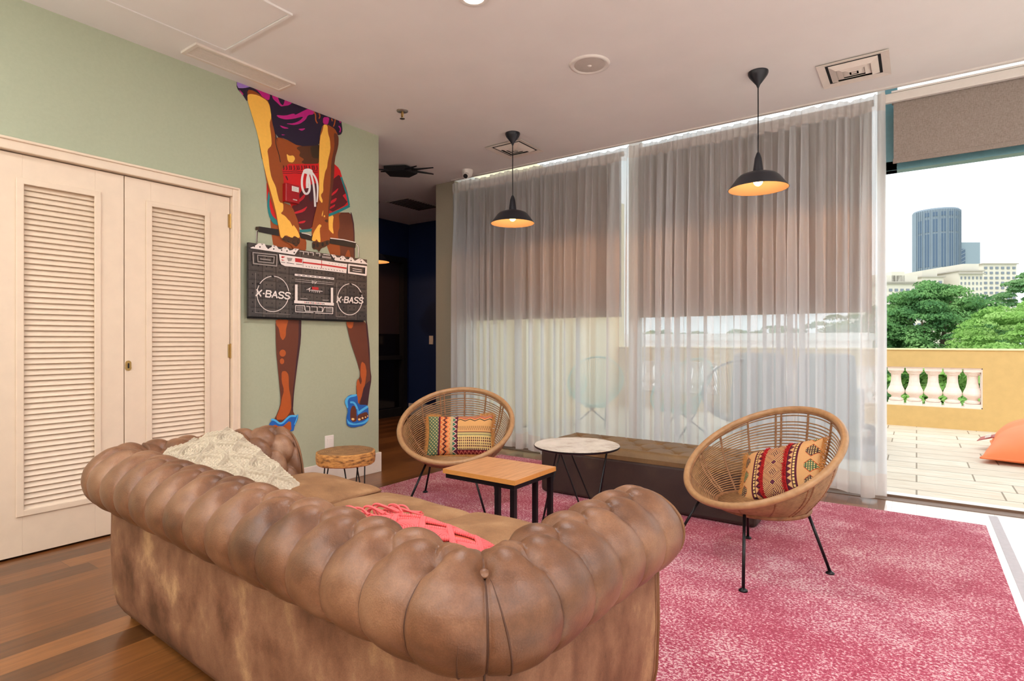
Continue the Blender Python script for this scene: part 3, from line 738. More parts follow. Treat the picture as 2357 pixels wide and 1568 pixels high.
# shorts
paint('red', [(525, 815), (880, 815), (1000, 790), (1080, 860), (1105, 950), (1150, 1060), (1178, 1215), (970, 1300), (900, 1250), (840, 1340), (820, 1436), (700, 1445), (620, 1210), (545, 1080)], K6)
paint('red', [(385, 950), (440, 960), (530, 1150), (500, 1395), (420, 1330), (388, 1200)], K6)
paint('maroon', [(690, 1090), (820, 1000), (880, 1000), (880, 1180), (840, 1330), (820, 1430), (702, 1440), (640, 1290), (622, 1210), (680, 1205)], K6)
paint('maroon', [(1015, 960), (1080, 910), (1100, 1000), (1150, 1080), (1162, 1190), (975, 1290), (985, 1100)], K6)
paint('plum', [(770, 1040), (830, 1010), (850, 1110), (800, 1190)], K6)
for P in ([(690, 1155), (760, 1085), (745, 1140), (690, 1185)], [(640, 1275), (720, 1250), (778, 1212), (742, 1270), (650, 1292)], [(690, 1365), (762, 1350), (742, 1376), (690, 1382)],
          [(1000, 1100), (1072, 1038), (1050, 1085), (1000, 1122)], [(995, 1165), (1055, 1133), (1040, 1172), (985, 1198)], [(1105, 1115), (1150, 1088), (1158, 1185), (1118, 1130)],
          [(985, 1225), (1040, 1195), (1030, 1220), (985, 1245)]): paint('scar', P, K6)
for i in range(14):
    x = 545 + i * 24 + (i % 3) * 4; brush('maroon', [(x, 830), (x + 6, 865), (x - 3, 872)], 9, K6, sm=0)
for y in (885, 902): brush('maroon', [(535, y), (590, y + 6), (650, y - 4), (715, y + 4), (800, y), (870, y - 6)], 5, K6)
paint('maroon', [(560, 930), (575, 928), (590, 965), (582, 975)], K6)
paint('teal', [(400, 1075), (425, 1080), (408, 1200), (430, 1300), (495, 1362), (495, 1402), (440, 1378), (403, 1300), (388, 1200)], K6)
brush('teal', [(690, 1452), (760, 1450), (825, 1440)], 26, K6)
brush('teal', [(968, 1305), (1060, 1268), (1172, 1212)], 26, K6)
brush('teal', [(1092, 940), (1112, 1000), (1150, 1110), (1168, 1210)], 16, K6)
brush('white', [(775, 868), (735, 890), (718, 960), (720, 1040), (745, 1098), (775, 1100), (795, 1060), (792, 980), (775, 905)], 20, K6)
brush('white', [(790, 880), (772, 950), (768, 1010), (772, 1045)], 24, K6)
brush('white', [(800, 890), (825, 980), (838, 1080), (845, 1222)], 19, K6)
brush('white', [(805, 885), (855, 950), (872, 1040), (865, 1178)], 18, K6)
blob('white', 775, 885, 46, 26, K6)
# shirt
paint('night', [(100, 10), (100, 96), (150, 150), (204, 234), (220, 120), (300, 130), (400, 215), (430, 400), (478, 560), (560, 575), (690, 648), (890, 640), (888, 545), (915, 440), (970, 445), (1020, 490), (1060, 545), (1092, 535), (1106, 500), (1092, 400), (1092, 200), (600, -60), (300, -60)], K6)
paint('night', [(200, 60), (420, 60), (440, 420), (490, 600), (470, 560), (420, 300), (380, 200), (250, 118), (205, 112)], K6, 0)
paint('lav', [(104, -40), (102, 95), (170, 97), (235, 82), (330, 60), (330, -40)], K6)
paint('mag', [(235, 80), (420, 150), (408, 216), (350, 185), (300, 120), (262, 96)], K6)
paint('mag', [(120, 105), (165, 150), (160, 165), (140, 140)], K6)
paint('mag', [(432, 160), (480, 160), (640, 220), (600, 258), (545, 266), (520, 270), (485, 235), (445, 200)], K6)
paint('night', [(488, 178), (545, 190), (556, 215), (540, 262), (512, 240)], K6)
paint('mag', [(472, 350), (560, 358), (645, 335), (655, 352), (720, 318), (780, 290), (842, 312), (830, 345), (775, 352), (755, 395), (700, 435), (640, 447), (562, 432), (640, 430), (700, 405), (738, 362), (640, 388), (560, 394), (500, 378)], K6)
paint('mag', [(500, 445), (605, 480), (540, 480)], K6); paint('mag', [(678, 485), (758, 475), (722, 503)], K6)
paint('mag', [(525, 534), (566, 540), (530, 544)], K6); paint('mag', [(920, 370), (982, 372), (966, 445), (918, 434)], K6)
for P in ([(830, 320), (850, 345), (848, 400), (866, 430)], [(880, 330), (892, 365), (880, 385)], [(1035, 390), (1030, 430), (1018, 462)], [(1000, 385), (1008, 410)], [(1068, 455), (1088, 480), (1078, 515)], [(1070, 400), (1086, 425)]):
    brush('rust' if P[0][0] < 1040 else 'mag', P, 11, K6)
# arms
paint('skin', [(200, 110), (260, 118), (340, 175), (410, 225), (432, 400), (470, 560), (480, 640), (515, 800), (548, 960), (535, 1180), (622, 1210), (690, 1380), (702, 1540), (560, 1560), (515, 1520), (495, 1400), (400, 1080), (310, 560), (260, 400), (205, 220)], K6)
paint('deep', [(302, 556), (314, 560), (348, 780), (336, 760)], K6)
brush('black', [(466, 560), (472, 640), (500, 720), (514, 800)], 6, K6)
paint('gold', [(200, 160), (230, 150), (300, 162), (385, 212), (412, 260), (430, 370), (410, 430), (428, 560), (432, 640), (388, 682), (402, 760), (410, 850), (430, 950), (470, 1030), (482, 1090), (505, 1180), (542, 1190), (542, 1260), (515, 1285), (560, 1310), (600, 1360), (630, 1440), (640, 1400), (690, 1485), (694, 1515), (640, 1500), (580, 1495), (520, 1535), (498, 1420), (470, 1250), (385, 950), (345, 780), (300, 540), (240, 340), (203, 220)], K6)
paint('skin', [(918, 440), (960, 440), (1030, 480), (1062, 540), (1062, 640), (1028, 760), (1022, 960), (985, 1200), (968, 1350), (985, 1575), (850, 1575), (805, 1480), (830, 1340), (870, 1180), (880, 1000), (882, 640), (890, 540)], K6)
paint('leg', [(1020, 520), (1050, 530), (1068, 560), (1064, 650), (1030, 770), (1022, 960), (975, 1300), (966, 1300), (975, 1150), (990, 1000), (996, 800), (1030, 650)], K6)
paint('gold', [(925, 440), (962, 448), (965, 520), (985, 585), (990, 680), (962, 800), (958, 850), (938, 890), (920, 1000), (922, 1080), (895, 1110), (917, 1165), (908, 1190), (880, 1150), (882, 1000), (880, 760), (890, 560), (915, 500)], K6)
paint('gold', [(905, 1300), (922, 1250), (918, 1290), (910, 1318)], K6); blob('gold', 932, 1312, 7, 10, K6)
paint('shade', [(930, 1350), (965, 1340), (965, 1372), (945, 1368)], K6)
# radio handle painted over the thighs
paint('black', [(312, 120), (560, 158), (570, 245), (310, 192), (295, 178), (300, 150)], K7, 0)
paint('black', [(830, 195), (1000, 235), (1000, 310), (830, 265)], K7, 0); brush('white', [(860, 205), (930, 218), (985, 240)], 8, K7)
paint('black', [(1225, 268), (1560, 330), (1552, 398), (1215, 340)], K7, 0); brush('white', [(1228, 272), (1400, 292), (1556, 328)], 11, K7, sm=0)
brush('plum', [(288, 180), (280, 330)], 12, K7, sm=0); brush('white', [(278, 178), (274, 325)], 5, K7, sm=0)
paint('deep', [(265, 125), (310, 122), (312, 165), (262, 168)], K7, 0)
brush('white', [(1560, 345), (1592, 375), (1588, 520)], 9, K7); brush('black', [(1556, 340), (1600, 370), (1598, 525)], 4, K7)
# hands
paint('skin', [(575, 200), (640, 150), (780, 150), (845, 260), (885, 330), (918, 400), (900, 450), (760, 420), (722, 360), (650, 320), (602, 300)], K7)
paint('handsh', [(600, 285), (622, 235), (700, 262), (760, 250), (830, 262), (842, 320), (790, 390), (742, 350), (690, 330), (650, 320)], K7)
for a, b, r in ((626, 275, 26), (690, 300, 22), (758, 322, 30), (818, 318, 26)): blob('black', a, b, r * .62, r, K7); blob('handsh', a + 3, b - 4, r * .5, r * .7, K7)
paint('gold', [(558, -20), (640, -20), (655, 30), (700, 40), (745, 130), (750, 95), (800, 165), (836, 245), (822, 275), (762, 238), (738, 272), (650, 228), (600, 285), (570, 190)], K7)
paint('handsh', [(990, 320), (1050, 310), (1100, 330), (1215, 290), (1222, 345), (1160, 385), (1112, 400), (1082, 455), (1060, 415), (1000, 415)], K7)
for a, b, r in ((1015, 370, 30), (1062, 362, 28), (1128, 352, 26), (1184, 334, 24)): blob('black', a, b, r * .6, r, K7)
paint('gold', [(988, 285), (1010, 200), (1082, 88), (1118, 108), (1088, 150), (1104, 325), (1072, 322), (1050, 282), (1030, 312), (996, 305)], K7)
# lower legs
paint('leg', [(208, 40), (438, 40), (434, 250), (415, 400), (395, 560), (375, 720), (362, 880), (388, 938), (300, 1010), (140, 1045), (205, 950), (250, 840), (255, 770), (235, 560), (212, 330)], K8)
paint('plum', [(418, 40), (442, 40), (438, 240), (412, 430), (388, 580), (376, 700), (364, 885), (350, 880), (366, 700), (398, 400), (415, 250)], K8)
paint('rust', [(208, 60), (326, 60), (312, 110), (302, 150), (300, 215), (272, 252), (250, 215), (238, 140), (214, 110)], K8)
blob('rust', 272, 365, 29, 32, K8); blob('rust', 266, 438, 20, 26, K8)
paint('rust', [(262, 530), (300, 525), (326, 560), (328, 680), (345, 760), (350, 880), (290, 965), (205, 965), (255, 840), (262, 780), (285, 700), (262, 620)], K8)
paint('leg', [(838, 60), (1030, 60), (1055, 330), (1060, 500), (1073, 590), (1050, 730), (1036, 850), (950, 905), (928, 850), (940, 760), (935, 640), (976, 560), (940, 430), (880, 250)], K8)
paint('plum', [(1018, 60), (1032, 60), (1058, 330), (1062, 500), (1075, 595), (1052, 730), (1040, 840), (1032, 840), (1045, 720), (1065, 590), (1050, 400)], K8)
paint('rust', [(845, 60), (914, 60), (908, 120), (893, 144), (866, 138), (850, 110)], K8)
paint('rust', [(988, 440), (1018, 465), (1030, 540), (1016, 640), (1000, 720), (966, 800), (955, 845), (928, 820), (945, 740), (936, 640), (952, 588), (976, 655), (988, 610), (972, 560), (976, 470)], K8)
paint('plum', [(1005, 660), (1070, 600), (1050, 730), (1036, 845), (960, 870), (980, 780)], K8)
# flip-flops
paint('blue', [(150, 1000), (200, 950), (260, 1012), (320, 940), (385, 940), (412, 910), (410, 960), (380, 1020), (368, 1075), (130, 1075)], K8)
paint('rust', [(135, 1075), (190, 1005), (262, 1035), (345, 965), (352, 1075)], K8)
brush('sky', [(168, 965), (200, 965), (255, 1012), (320, 945), (345, 930), (392, 932)], 17, K8); brush('sky', [(405, 920), (402, 950), (378, 1010)], 9, K8)
paint('blue', [(830, 790), (868, 742), (945, 735), (952, 830), (1044, 832), (1047, 920), (1048, 965), (1010, 1015), (900, 1038), (850, 1015), (845, 950), (862, 880)], K8)
paint('sky', [(830, 805), (848, 762), (905, 738), (944, 735), (938, 752), (872, 766), (856, 800), (864, 860), (850, 860)], K8)
paint('sky', [(848, 950), (870, 985), (920, 1002), (1000, 985), (1048, 945), (1045, 975), (1000, 1005), (910, 1015), (860, 1005)], K8)
paint('leg', [(882, 880), (900, 838), (922, 840), (938, 880), (942, 975), (905, 988), (880, 960)], K8)
paint('leg', [(945, 925), (1030, 890), (1046, 930), (1030, 955), (960, 982), (945, 965)], K8)
brush('sky', [(880, 808), (915, 808), (940, 850), (952, 900)], 17, K8); brush('sky', [(948, 912), (985, 880), (1040, 845)], 20, K8); brush('blue', [(940, 870), (943, 930)], 10, K8)
for a, b, rx, ry in ((905, 960, 14, 10), (963, 962, 12, 10), (992, 950, 9, 8), (1018, 942, 7, 6), (1037, 932, 5, 6)): blob('nail', a, b, rx, ry, K8)
for x in (950, 978, 1005, 1028): brush('plum', [(x, 925), (x + 4, 945)], 3, K8, sm=0)
tag(mur.build('mural', mur_mats), 'painted mural of a person in red shorts and blue flip flops gripping a radio handle', 'mural')

# ================================================================== BOOMBOX relief made of small cassette tiles, standing off the wall
XB = XW + 0.055
def b7(x, y, X=XB): return at_X(540 + x / 5.6, 500 + y / 5.6, X)
tl, tr, br_, bl = b7(190, 322), b7(1715, 550), b7(1700, 1338), b7(165, 1275)
by0, by1 = (tl.y + bl.y) / 2, (tr.y + br_.y) / 2; bz1, bz0 = (tl.z + tr.z) / 2, (bl.z + br_.z) / 2
bb = thing('boombox_relief', 'black and white boombox wall relief built from cassette tiles on the mural', 'wall art', (XW, (by0 + by1) / 2, bz0))
MB().box((XW + 0.001, by0 + 0.02, bz0 - 0.012), (XB - 0.022, by1 - 0.02, bz1 - 0.005)).build('backing_board', M['blackmat'], bb, local=False)
NC, NR = 10, 8
cw, chh = (by1 - by0) / NC, (bz1 - bz0) / NR
for k_, c_ in (('tape1', (70, 64, 61)), ('tape2', (56, 52, 52))): M[k_] = simple('cassette shell ' + k_, rgb(*c_), 0.4, var=0.15, sc=20)
def cassette(mat):
    m = MB(); w, h = cw / 2 - 0.0012, chh / 2 - 0.0008
    m.box((-0.022, -w, -h), (0, w, h), 0)
    for s_ in (-1, 1): m.tube([(-0.002, s_ * w * 0.42, h * 0.15), (0.0012, s_ * w * 0.42, h * 0.15)], 0.0048, 10, mi=1)
    m.box((0, -w * 0.62, -h * 0.95), (0.0016, w * 0.62, -h * 0.55), 2)
    for q in (-0.4, -0.13, 0.13, 0.4): m.box((0.0016, w * q - 0.0015, -h * 0.85), (0.0022, w * q + 0.0015, -h * 0.65), 1)
    me = m.build('cassette_tile', [mat, M['blackmat'], M['tape2']], bb); return me
protos = [cassette(M['tape1']), cassette(M['tape2'])]
first = [True, True]
cnt = 0
for i in range(NC):
    for j in range(NR):
        k = 0 if (i * 7 + j * 3 + (i * j) % 5) % 3 else 1
        loc = (XB - XW, by0 + (i + .5) * cw - bb.location.y, bz0 + (j + .5) * chh - bb.location.z)
        if first[k]: o = protos[k]; first[k] = False
        else:
            o = protos[k].copy(); COL.objects.link(o); o.parent = bb
        o.location = loc
        cnt += 1
# painted graphics lying on the face
G = {'w': simple('boombox white paint', rgb(236, 228, 224), 0.5, var=0.03), 'r': simple('boombox red paint', rgb(186, 26, 30), 0.5), 'g': simple('boombox grey paint', rgb(150, 142, 138), 0.5), 'd': M['blackmat']}
GI = {'w': 0, 'r': 1, 'g': 2, 'd': 3}
gfx = MB(); gn = [0]
def gp(c, pts):
    gn[0] += 1; X = XB + 0.0024 + 0.00004 * gn[0]
    gfx.poly([Vector((X, b7(a, b).y, b7(a, b).z)) for a, b in pts], (0.00003, 0, 0), GI[c])
def gl(c, pts, w, closed=False):
    if closed: pts = pts + [pts[0]]
    for i in range(len(pts) - 1):
        (x0, y0), (x1, y1) = pts[i], pts[i + 1]; n = math.hypot(x1 - x0, y1 - y0) or 1
        ux, uy = (x1 - x0) / n * w * .3, (y1 - y0) / n * w * .3; nx, ny = -(y1 - y0) / n * w / 2, (x1 - x0) / n * w / 2
        gp(c, [(x0 - ux + nx, y0 - uy + ny), (x1 + ux + nx, y1 + uy + ny), (x1 + ux - nx, y1 + uy - ny), (x0 - ux - nx, y0 - uy - ny)])
def circ(cx, cy, rx, ry, n=40, a0=0, a1=360): return [(cx + rx * math.cos(math.radians(a0 + (a1 - a0) * i / n)), cy + ry * math.sin(math.radians(a0 + (a1 - a0) * i / n))) for i in range(n + 1)]
gl('w', circ(490, 990, 205, 228), 9); gl('w', circ(1480, 1060, 160, 200), 9)
for x, y in ((487, 765), (306, 862), (1492, 866), (1622, 985)): gl('d', [(x - 9, y - 8), (x + 9, y + 8)], 22)
LET = {'X': [[(0, 0), (1, 1)], [(1, 0), (0, 1)]], '-': [[(0.25, .52), (.75, .52)]], 'B': [[(0, 1), (0, 0), (.75, 0), (.95, .2), (.75, .46), (0, .46)], [(.75, .46), (1, .7), (.8, 1), (0, 1)]],
       'A': [[(0, 1), (.5, 0), (1, 1)], [(.22, .65), (.8, .65)]], 'S': [[(1, .14), (.75, 0), (.25, 0), (0, .22), (.2, .44), (.8, .56), (1, .78), (.75, 1), (.25, 1), (0, .86)]]}
def word(txt, x0, y0, x1, y1, h, lw):
    n = len(txt); wd = [0.45 if c == '-' else 1 for c in txt]; tot = sum(wd) + 0.28 * (n - 1); p = 0
    # dark plate breaks the circle behind the word
    gp('d', [(x0 - 12, y0 - 14), (x1 + 8, y1 - 14), (x1 + 8, y1 + h + 14), (x0 - 12, y0 + h + 14)]) if False else None
    for c, q in zip(txt, wd):
        for st in LET[c]:
            pts = []
            for a, b in st:
                f = (p + a * q) / tot; sx = (1 - b) * h * 0.16
                pts.append((x0 + (x1 - x0) * f + sx, y0 + (y1 - y0) * f + b * h))
            gl('w', pts, lw)
        p += q + 0.28
gl('d', circ(490, 990, 206, 229, 6, -8, 16), 12)
word('X-BASS', 268, 935, 700, 978, 78, 17)
word('X-BASS', 1308, 1025, 1642, 1040, 72, 14)
gp('w', [(195, 395), (250, 372), (300, 338), (378, 344), (400, 392), (430, 408), (470, 385), (475, 360), (530, 372), (560, 412), (590, 415), (625, 388), (668, 392), (700, 432), (735, 425), (760, 405), (820, 412), (765, 488), (200, 402)])
for a, b in ((318, 386), (423, 402), (496, 412), (597, 427), (666, 438), (760, 457), (245, 378)): gp('d', circ(a, b, 9, 11, 8)[:-1])
for a, b in ((345, 352), (500, 378), (640, 402), (775, 420)): gp('g', [(a - 16, b - 10), (a + 18, b - 6), (a + 2, b + 12)])
gp('w', [(1232, 480), (1282, 488), (1310, 520), (1345, 522), (1372, 500), (1400, 505), (1430, 545), (1462, 545), (1480, 515), (1505, 520), (1540, 565), (1575, 545), (1600, 535), (1640, 545), (1712, 612), (1285, 560)])
for a, b in ((1276, 530), (1357, 540), (1412, 550), (1492, 560), (1622, 576)): gp('d', circ(a, b, 8, 10, 8)[:-1])
for a, b in ((1270, 498), (1382, 515), (1490, 528), (1610, 550)): gp('g', [(a - 14, b - 8), (a + 16, b - 4), (a + 2, b + 10)])
for x in (830, 890, 955, 1040): gl('w', [(x, 440 + (x - 830) * .12), (x + 50, 446 + (x - 830) * .12), (x + 48, 480 + (x - 830) * .12)], 7)
gl('w', [(1135, 480), (1220, 492)], 8); gp('g', [(1115, 500), (1235, 515), (1230, 540), (1115, 525)])
gp('w', [(562, 478), (640, 490), (1442, 606), (1430, 724), (1150, 690), (860, 655), (640, 632), (590, 608), (572, 560)])
gp('r', [(770, 528), (862, 540), (860, 590), (770, 578)]); gp('r', [(595, 503), (645, 512), (610, 530), (592, 525)]); gp('r', [(592, 545), (640, 560), (600, 562)])
gp('g', [(662, 522), (735, 530), (722, 565), (680, 570)]); gp('g', [(780, 600), (862, 610), (862, 622), (782, 612)])
gl('r', [(872, 584), (1150, 618), (1428, 660)], 20); gl('r', [(1112, 560), (1110, 662)], 8)
gl('d', [(662, 590), (755, 603)], 7); gl('d', [(590, 580), (640, 588)], 6); gl('d', [(870, 535), (872, 640)], 4)
for i in range(14): gl('d', [(910 + i * 36, 632 + i * 4.6), (918 + i * 36, 642 + i * 4.6)], 6); 
for i in range(6): gp('d', circ(1210 + i * 40, 596 + i * 6, 4, 4, 6)[:-1])
gl('w', [(1462, 615), (1684, 642), (1680, 748), (1460, 716)], 22, True); gl('w', [(1510, 665), (1625, 682)], 8); gl('w', [(1512, 692), (1625, 706)], 8)
gl('g', [(225, 458), (535, 490), (530, 632), (232, 600)], 14, True); gl('g', [(285, 492), (500, 515), (490, 595), (290, 575)], 12, True); gl('g', [(320, 540), (450, 556)], 14)
gl('w', [(770, 744), (1262, 795)], 26); [gl('d', [(800 + i * 60, 747 + i * 6), (836 + i * 60, 751 + i * 6)], 7) for i in range(8)]
gl('w', [(770, 800), (1270, 850)], 3); gl('w', [(770, 826), (1265, 872)], 3)
gl('w', circ(995, 838, 9, 15, 12), 6); gl('w', [(1018, 836), (1032, 852)], 6); gl('w', [(1046, 832), (1022, 860)], 6)
gl('w', [(782, 880), (782, 1095)], 34); gl('w', [(1242, 920), (1242, 1120)], 30); gl('w', [(765, 1092), (1256, 1124)], 36)
gp('g', [(810, 905), (1220, 930), (1215, 1080), (808, 1062)]) if False else None
for i in range(12): gl('r' if i % 3 == 0 else 'd', [(890 + i * 22, 1096 + i * 1.5), (900 + i * 22, 1106 + i * 1.5)], 9)
gp('r', [(985, 898), (1068, 906), (1068, 940), (985, 935)]); gl('w', [(915, 938), (965, 912), (940, 938), (1010, 945), (1118, 958)], 7); gl('w', [(955, 940), (952, 962)], 7)
for i in range(5): gl('w', [(985 + i * 24, 948 + i * 3), (984 + i * 24, 966 + i * 3)], 6)
gl('w', [(835, 1048), (925, 1055)], 4); gl('w', [(1120, 1070), (1195, 1074)], 4)
for x0, x1, y in ((772, 890, 1140), (912, 955, 1150), (975, 1050, 1155), (1070, 1115, 1158), (1138, 1252, 1162)):
    gl('w', [(x0, y), (x1, y + 4), (x1, y + 56)], 8)
gl('w', [(772, 1140), (772, 1220), (1000, 1232)], 8); gl('w', [(1025, 1235), (1248, 1246), (1250, 1165)], 8); gl('w', [(888, 1142), (898, 1212), (1120, 1220), (1140, 1165)], 7)
for i in range(4): gl('w', [(790, 1158 + i * 14), (870, 1162 + i * 14)], 3); gl('w', [(1160, 1176 + i * 14), (1240, 1180 + i * 14)], 3)
gl('g', [(255, 720), (252, 1230), (700, 1255)], 4); gl('g', [(1300, 850), (1292, 1280), (1420, 1285)], 4)
gfx.build('painted_graphics', [G['w'], G['r'], G['g'], G['d']], bb, local=False)

# red call point box over the shorts
a = at_X(520 + 535 / 4.126, 180 + 1000 / 4.126, XW); b = at_X(520 + 682 / 4.126, 180 + 1200 / 4.126, XW + .02)
g = thing('alarm_call_point', 'small red alarm call point box mounted over the red shorts of the mural', 'alarm', (XW, (a.y + b.y) / 2, (a.z + b.z) / 2))
w, h = abs(a.y - b.y) / 2, abs(a.z - b.z) / 2
MB().box((0, -w, -h), (0.045, w, h)).build('housing', M['red'], g, bevel=0.006)
MB().box((0.045, -w * .15, h * .25), (0.0465, w * .85, h * .8)).build('label_plate', M['whiteplastic'], g)
m = MB()
for i in range(5): m.box((0.0466, -w * .08, h * (.32 + i * .095)), (0.0472, w * (.78 - (i % 2) * .2), h * (.36 + i * .095)))
m.box((0.0466, 0, -h * .72), (0.0475, w * .6, -h * .6)); m.build('label_print', M['grille'], g)
# ================================================================== CHESTERFIELD SOFA
SXL, SXR, SY0, SY1 = -2.705, -0.695, 0.955, 1.70     # centre lines of the rolls
RC = 0.10
NA, NB, NCn = 5, 13, 2
UT = NA * 2 + NB + NCn * 2
def spath(u, s):
    """point of the U shaped path for parameter u, moved inward by s; arrays"""
    u = np.asarray(u, float); s = np.asarray(s, float); u, s = np.broadcast_arrays(u, s)
    r = np.maximum(RC - s, 0.014)
    xl, xr, y0 = SXL + s, SXR - s, SY0 + s
    cxl, cxr, cy = xl + r, xr - r, y0 + r
    X = np.zeros_like(u); Y = np.zeros_like(u)
    k = u <= NA; f = u / NA
    X[k] = xl[k]; Y[k] = (SY1 + (cy - SY1) * f)[k]
    k = (u > NA) & (u <= NA + NCn); a = pi + (u - NA) / NCn * pi / 2
    X[k] = (cxl + r * np.cos(a))[k]; Y[k] = (cy + r * np.sin(a))[k]
    k = (u > NA + NCn) & (u <= NA + NCn + NB); f = (u - NA - NCn) / NB
    X[k] = (cxl + (cxr - cxl) * f)[k]; Y[k] = y0[k]
    k = (u > NA + NCn + NB) & (u <= NA + 2 * NCn + NB); a = 1.5 * pi + (u - NA - NCn - NB) / NCn * pi / 2
    X[k] = (cxr + r * np.cos(a))[k]; Y[k] = (cy + r * np.sin(a))[k]
    k = u > NA + 2 * NCn + NB; f = (u - NA - 2 * NCn - NB) / NA
    X[k] = xr[k]; Y[k] = (cy + (SY1 - cy) * f)[k]
    return X, Y
prof = [(-0.03, 0.500), (0.015, 0.488), (0.060, 0.487), (0.100, 0.508), (0.126, 0.545), (0.134, 0.588), (0.124, 0.632), (0.096, 0.668), (0.055, 0.692), (0.008, 0.702),
        (-0.040, 0.696), (-0.085, 0.674), (-0.122, 0.634), (-0.148, 0.585), (-0.166, 0.53), (-0.178, 0.47), (-0.186, 0.40)]
def resample(P, n):
    P = np.array(P, float); t = np.arange(len(P)); tt = np.linspace(0, len(P) - 1, 400)
    Q = np.stack([np.interp(tt, t, P[:, k]) for k in (0, 1)], 1)
    for _ in range(60): Q[1:-1] = (Q[:-2] + 2 * Q[1:-1] + Q[2:]) / 4
    d = np.r_[0, np.cumsum(np.hypot(*np.diff(Q, axis=0).T))]
    s = np.linspace(0, d[-1], n)
    return np.stack([np.interp(s, d, Q[:, k]) for k in (0, 1)], 1), s
NV = 150
PR, ARC = resample(prof, NV)
PR[:, 0] -= 0.010 * np.clip((PR[:, 0] + 0.02) / 0.12, 0, 1); PR[:, 1] -= 0.010 * np.clip((PR[:, 1] - 0.60) / 0.08, 0, 1)
tg = np.gradient(PR, axis=0); tg /= np.hypot(tg[:, 0], tg[:, 1])[:, None]
NRM = np.stack([tg[:, 1], -tg[:, 0]], 1)      # (outward, up) normal: outer side first
if (NRM[NV // 3] @ np.array([0.1, 0.0])) < 0 and NRM[NV // 3][0] < 0: NRM = -NRM
k0 = int(np.argmin(np.abs(PR[:, 0] - 0.135) + np.abs(PR[:, 1] - 0.588)))
if NRM[k0, 0] < 0: NRM = -NRM
arc1 = ARC[np.argmin(np.abs(PR[:, 0] - 0.040) + 5 * (PR[:, 1] < 0.65))]       # first button row
ROW = 0.098
def puff(u, arc):
    cc = np.minimum(np.abs(u - (NA + 1.0)), np.abs(u - (NA + NCn + NB + 1.0)))
    near = np.clip(1.9 - cc, 0, 1)
    w = np.maximum(0, (arc - arc1) / (2 * ROW)) * (cc > 1.0)
    a = np.abs(np.sin(pi * (u + w))); b = np.abs(np.sin(pi * (u - w)))
    q = np.where(w > 0, np.sqrt(np.maximum(a * b, 1e-9)) ** 0.40, np.maximum(a, 1e-9) ** 0.22)
    # broad smooth swelling plus a sharp crease
    sw = np.where(w > 0, np.sqrt(a * b), a)
    k = np.clip((arc - 0.10) / (arc1 - 0.10), 0, 1) ** 1.5
    h = (0.009 + 0.005 * k) * q + (0.0018 + 0.014 * k) * sw
    # in the tight inside corners the folds die out
    i_ = np.clip(np.searchsorted(ARC, arc), 0, NV - 1); r_ = np.maximum(RC + PR[i_, 0], 0.014)
    cf = 1 - near * (1 - np.clip((r_ - 0.03) / 0.09, 0, 1))
    h = h * cf + 0.010 * (1 - cf)
    fade = np.clip(arc / 0.05, 0.35, 1)
    h = h * fade
    # dimples at the buttons
    sp = 0.14
    for r in range(0, 4):
        off = 0.5 * (r % 2)
        du = (u - off) - np.round(u - off)
        d2 = (du * sp) ** 2 + (arc - arc1 - r * ROW) ** 2
        h = h - (0.020 if r else 0.016) * np.exp(-d2 / 0.024 ** 2) * cf
    # small gathers running into the creases
    h = h + 0.0010 * np.sin(u * 2 * pi * 6 + 1.5 * np.sin(arc * 22 + u)) * np.exp(-((arc - .04) / 0.07) ** 2) * (1 - a) * 1.5
    return h
sofa = thing('chesterfield_sofa', 'tan suede leather sofa with buttoned rolled back and arms, seen from behind', 'sofa', (-1.70, 1.35, 0), math.radians(-2.4))
NU = UT * 26 + 1
U = np.linspace(0, UT, NU)
uu, vv = np.meshgrid(U, np.arange(NV), indexing='ij')
o_, z_ = PR[vv, 0], PR[vv, 1]
h_ = puff(uu, ARC[vv])
# the roll narrows a little at both arm fronts
endk = np.minimum(1, np.minimum(uu, UT - uu) / 0.22); h_ = h_ * (0.3 + 0.7 * np.sqrt(endk))
o2 = o_ + NRM[vv, 0] * h_; z2 = z_ + NRM[vv, 1] * h_
X, Y = spath(uu, -o2)
P = np.stack([X, Y, z2], -1)
MB().grid(P, flip=True).build('tufted_upholstery', M['leather'], sofa, smooth=True, local=False)
def seam_at(u, a0, a1, r=0.0027, out=0.0012):
    m = MB(); A = np.linspace(a0, a1, 40)
    oo = np.interp(A, ARC, PR[:, 0]); zz = np.interp(A, ARC, PR[:, 1]); no = np.interp(A, ARC, NRM[:, 0]); nz = np.interp(A, ARC, NRM[:, 1])
    h = puff(np.full(40, float(u)), A) + out
    x, y = spath(np.full(40, float(u)), -(oo + no * h)); pts = list(zip(x, y, zz + nz * h))
    return m.tube(pts, r, 6)
for u in range(1, UT):          # stitched seams running over the outer roll
    seam_at(u, 0.015, arc1 - 0.012).build('seam', M['seam'], sofa, smooth=True, local=False)
def pleat(c, du0, du1, a0, a1):
    m = MB(); A = np.linspace(a0, a1, 40); uu_ = c + np.linspace(du0, du1, 40)
    oo = np.interp(A, ARC, PR[:, 0]); zz = np.interp(A, ARC, PR[:, 1]); no = np.interp(A, ARC, NRM[:, 0]); nz = np.interp(A, ARC, NRM[:, 1])
    h = puff(uu_, A) + 0.0002; x, y = spath(uu_, -(oo + no * h))
    m.tube(list(zip(x, y, zz + nz * h)), [0.0004 + 0.0018 * min(1, (39 - i) / 12) for i in range(40)], 6)
    m.build('seam', M['seam'], sofa, smooth=True, local=False)
for c_ in (NA + 1.0, NA + NCn + NB + 1.0):
    pleat(c_, 0.46, 0.06, 0.015, arc1 - 0.02); pleat(c_, -0.46, -0.30, 0.015, arc1 * .60)
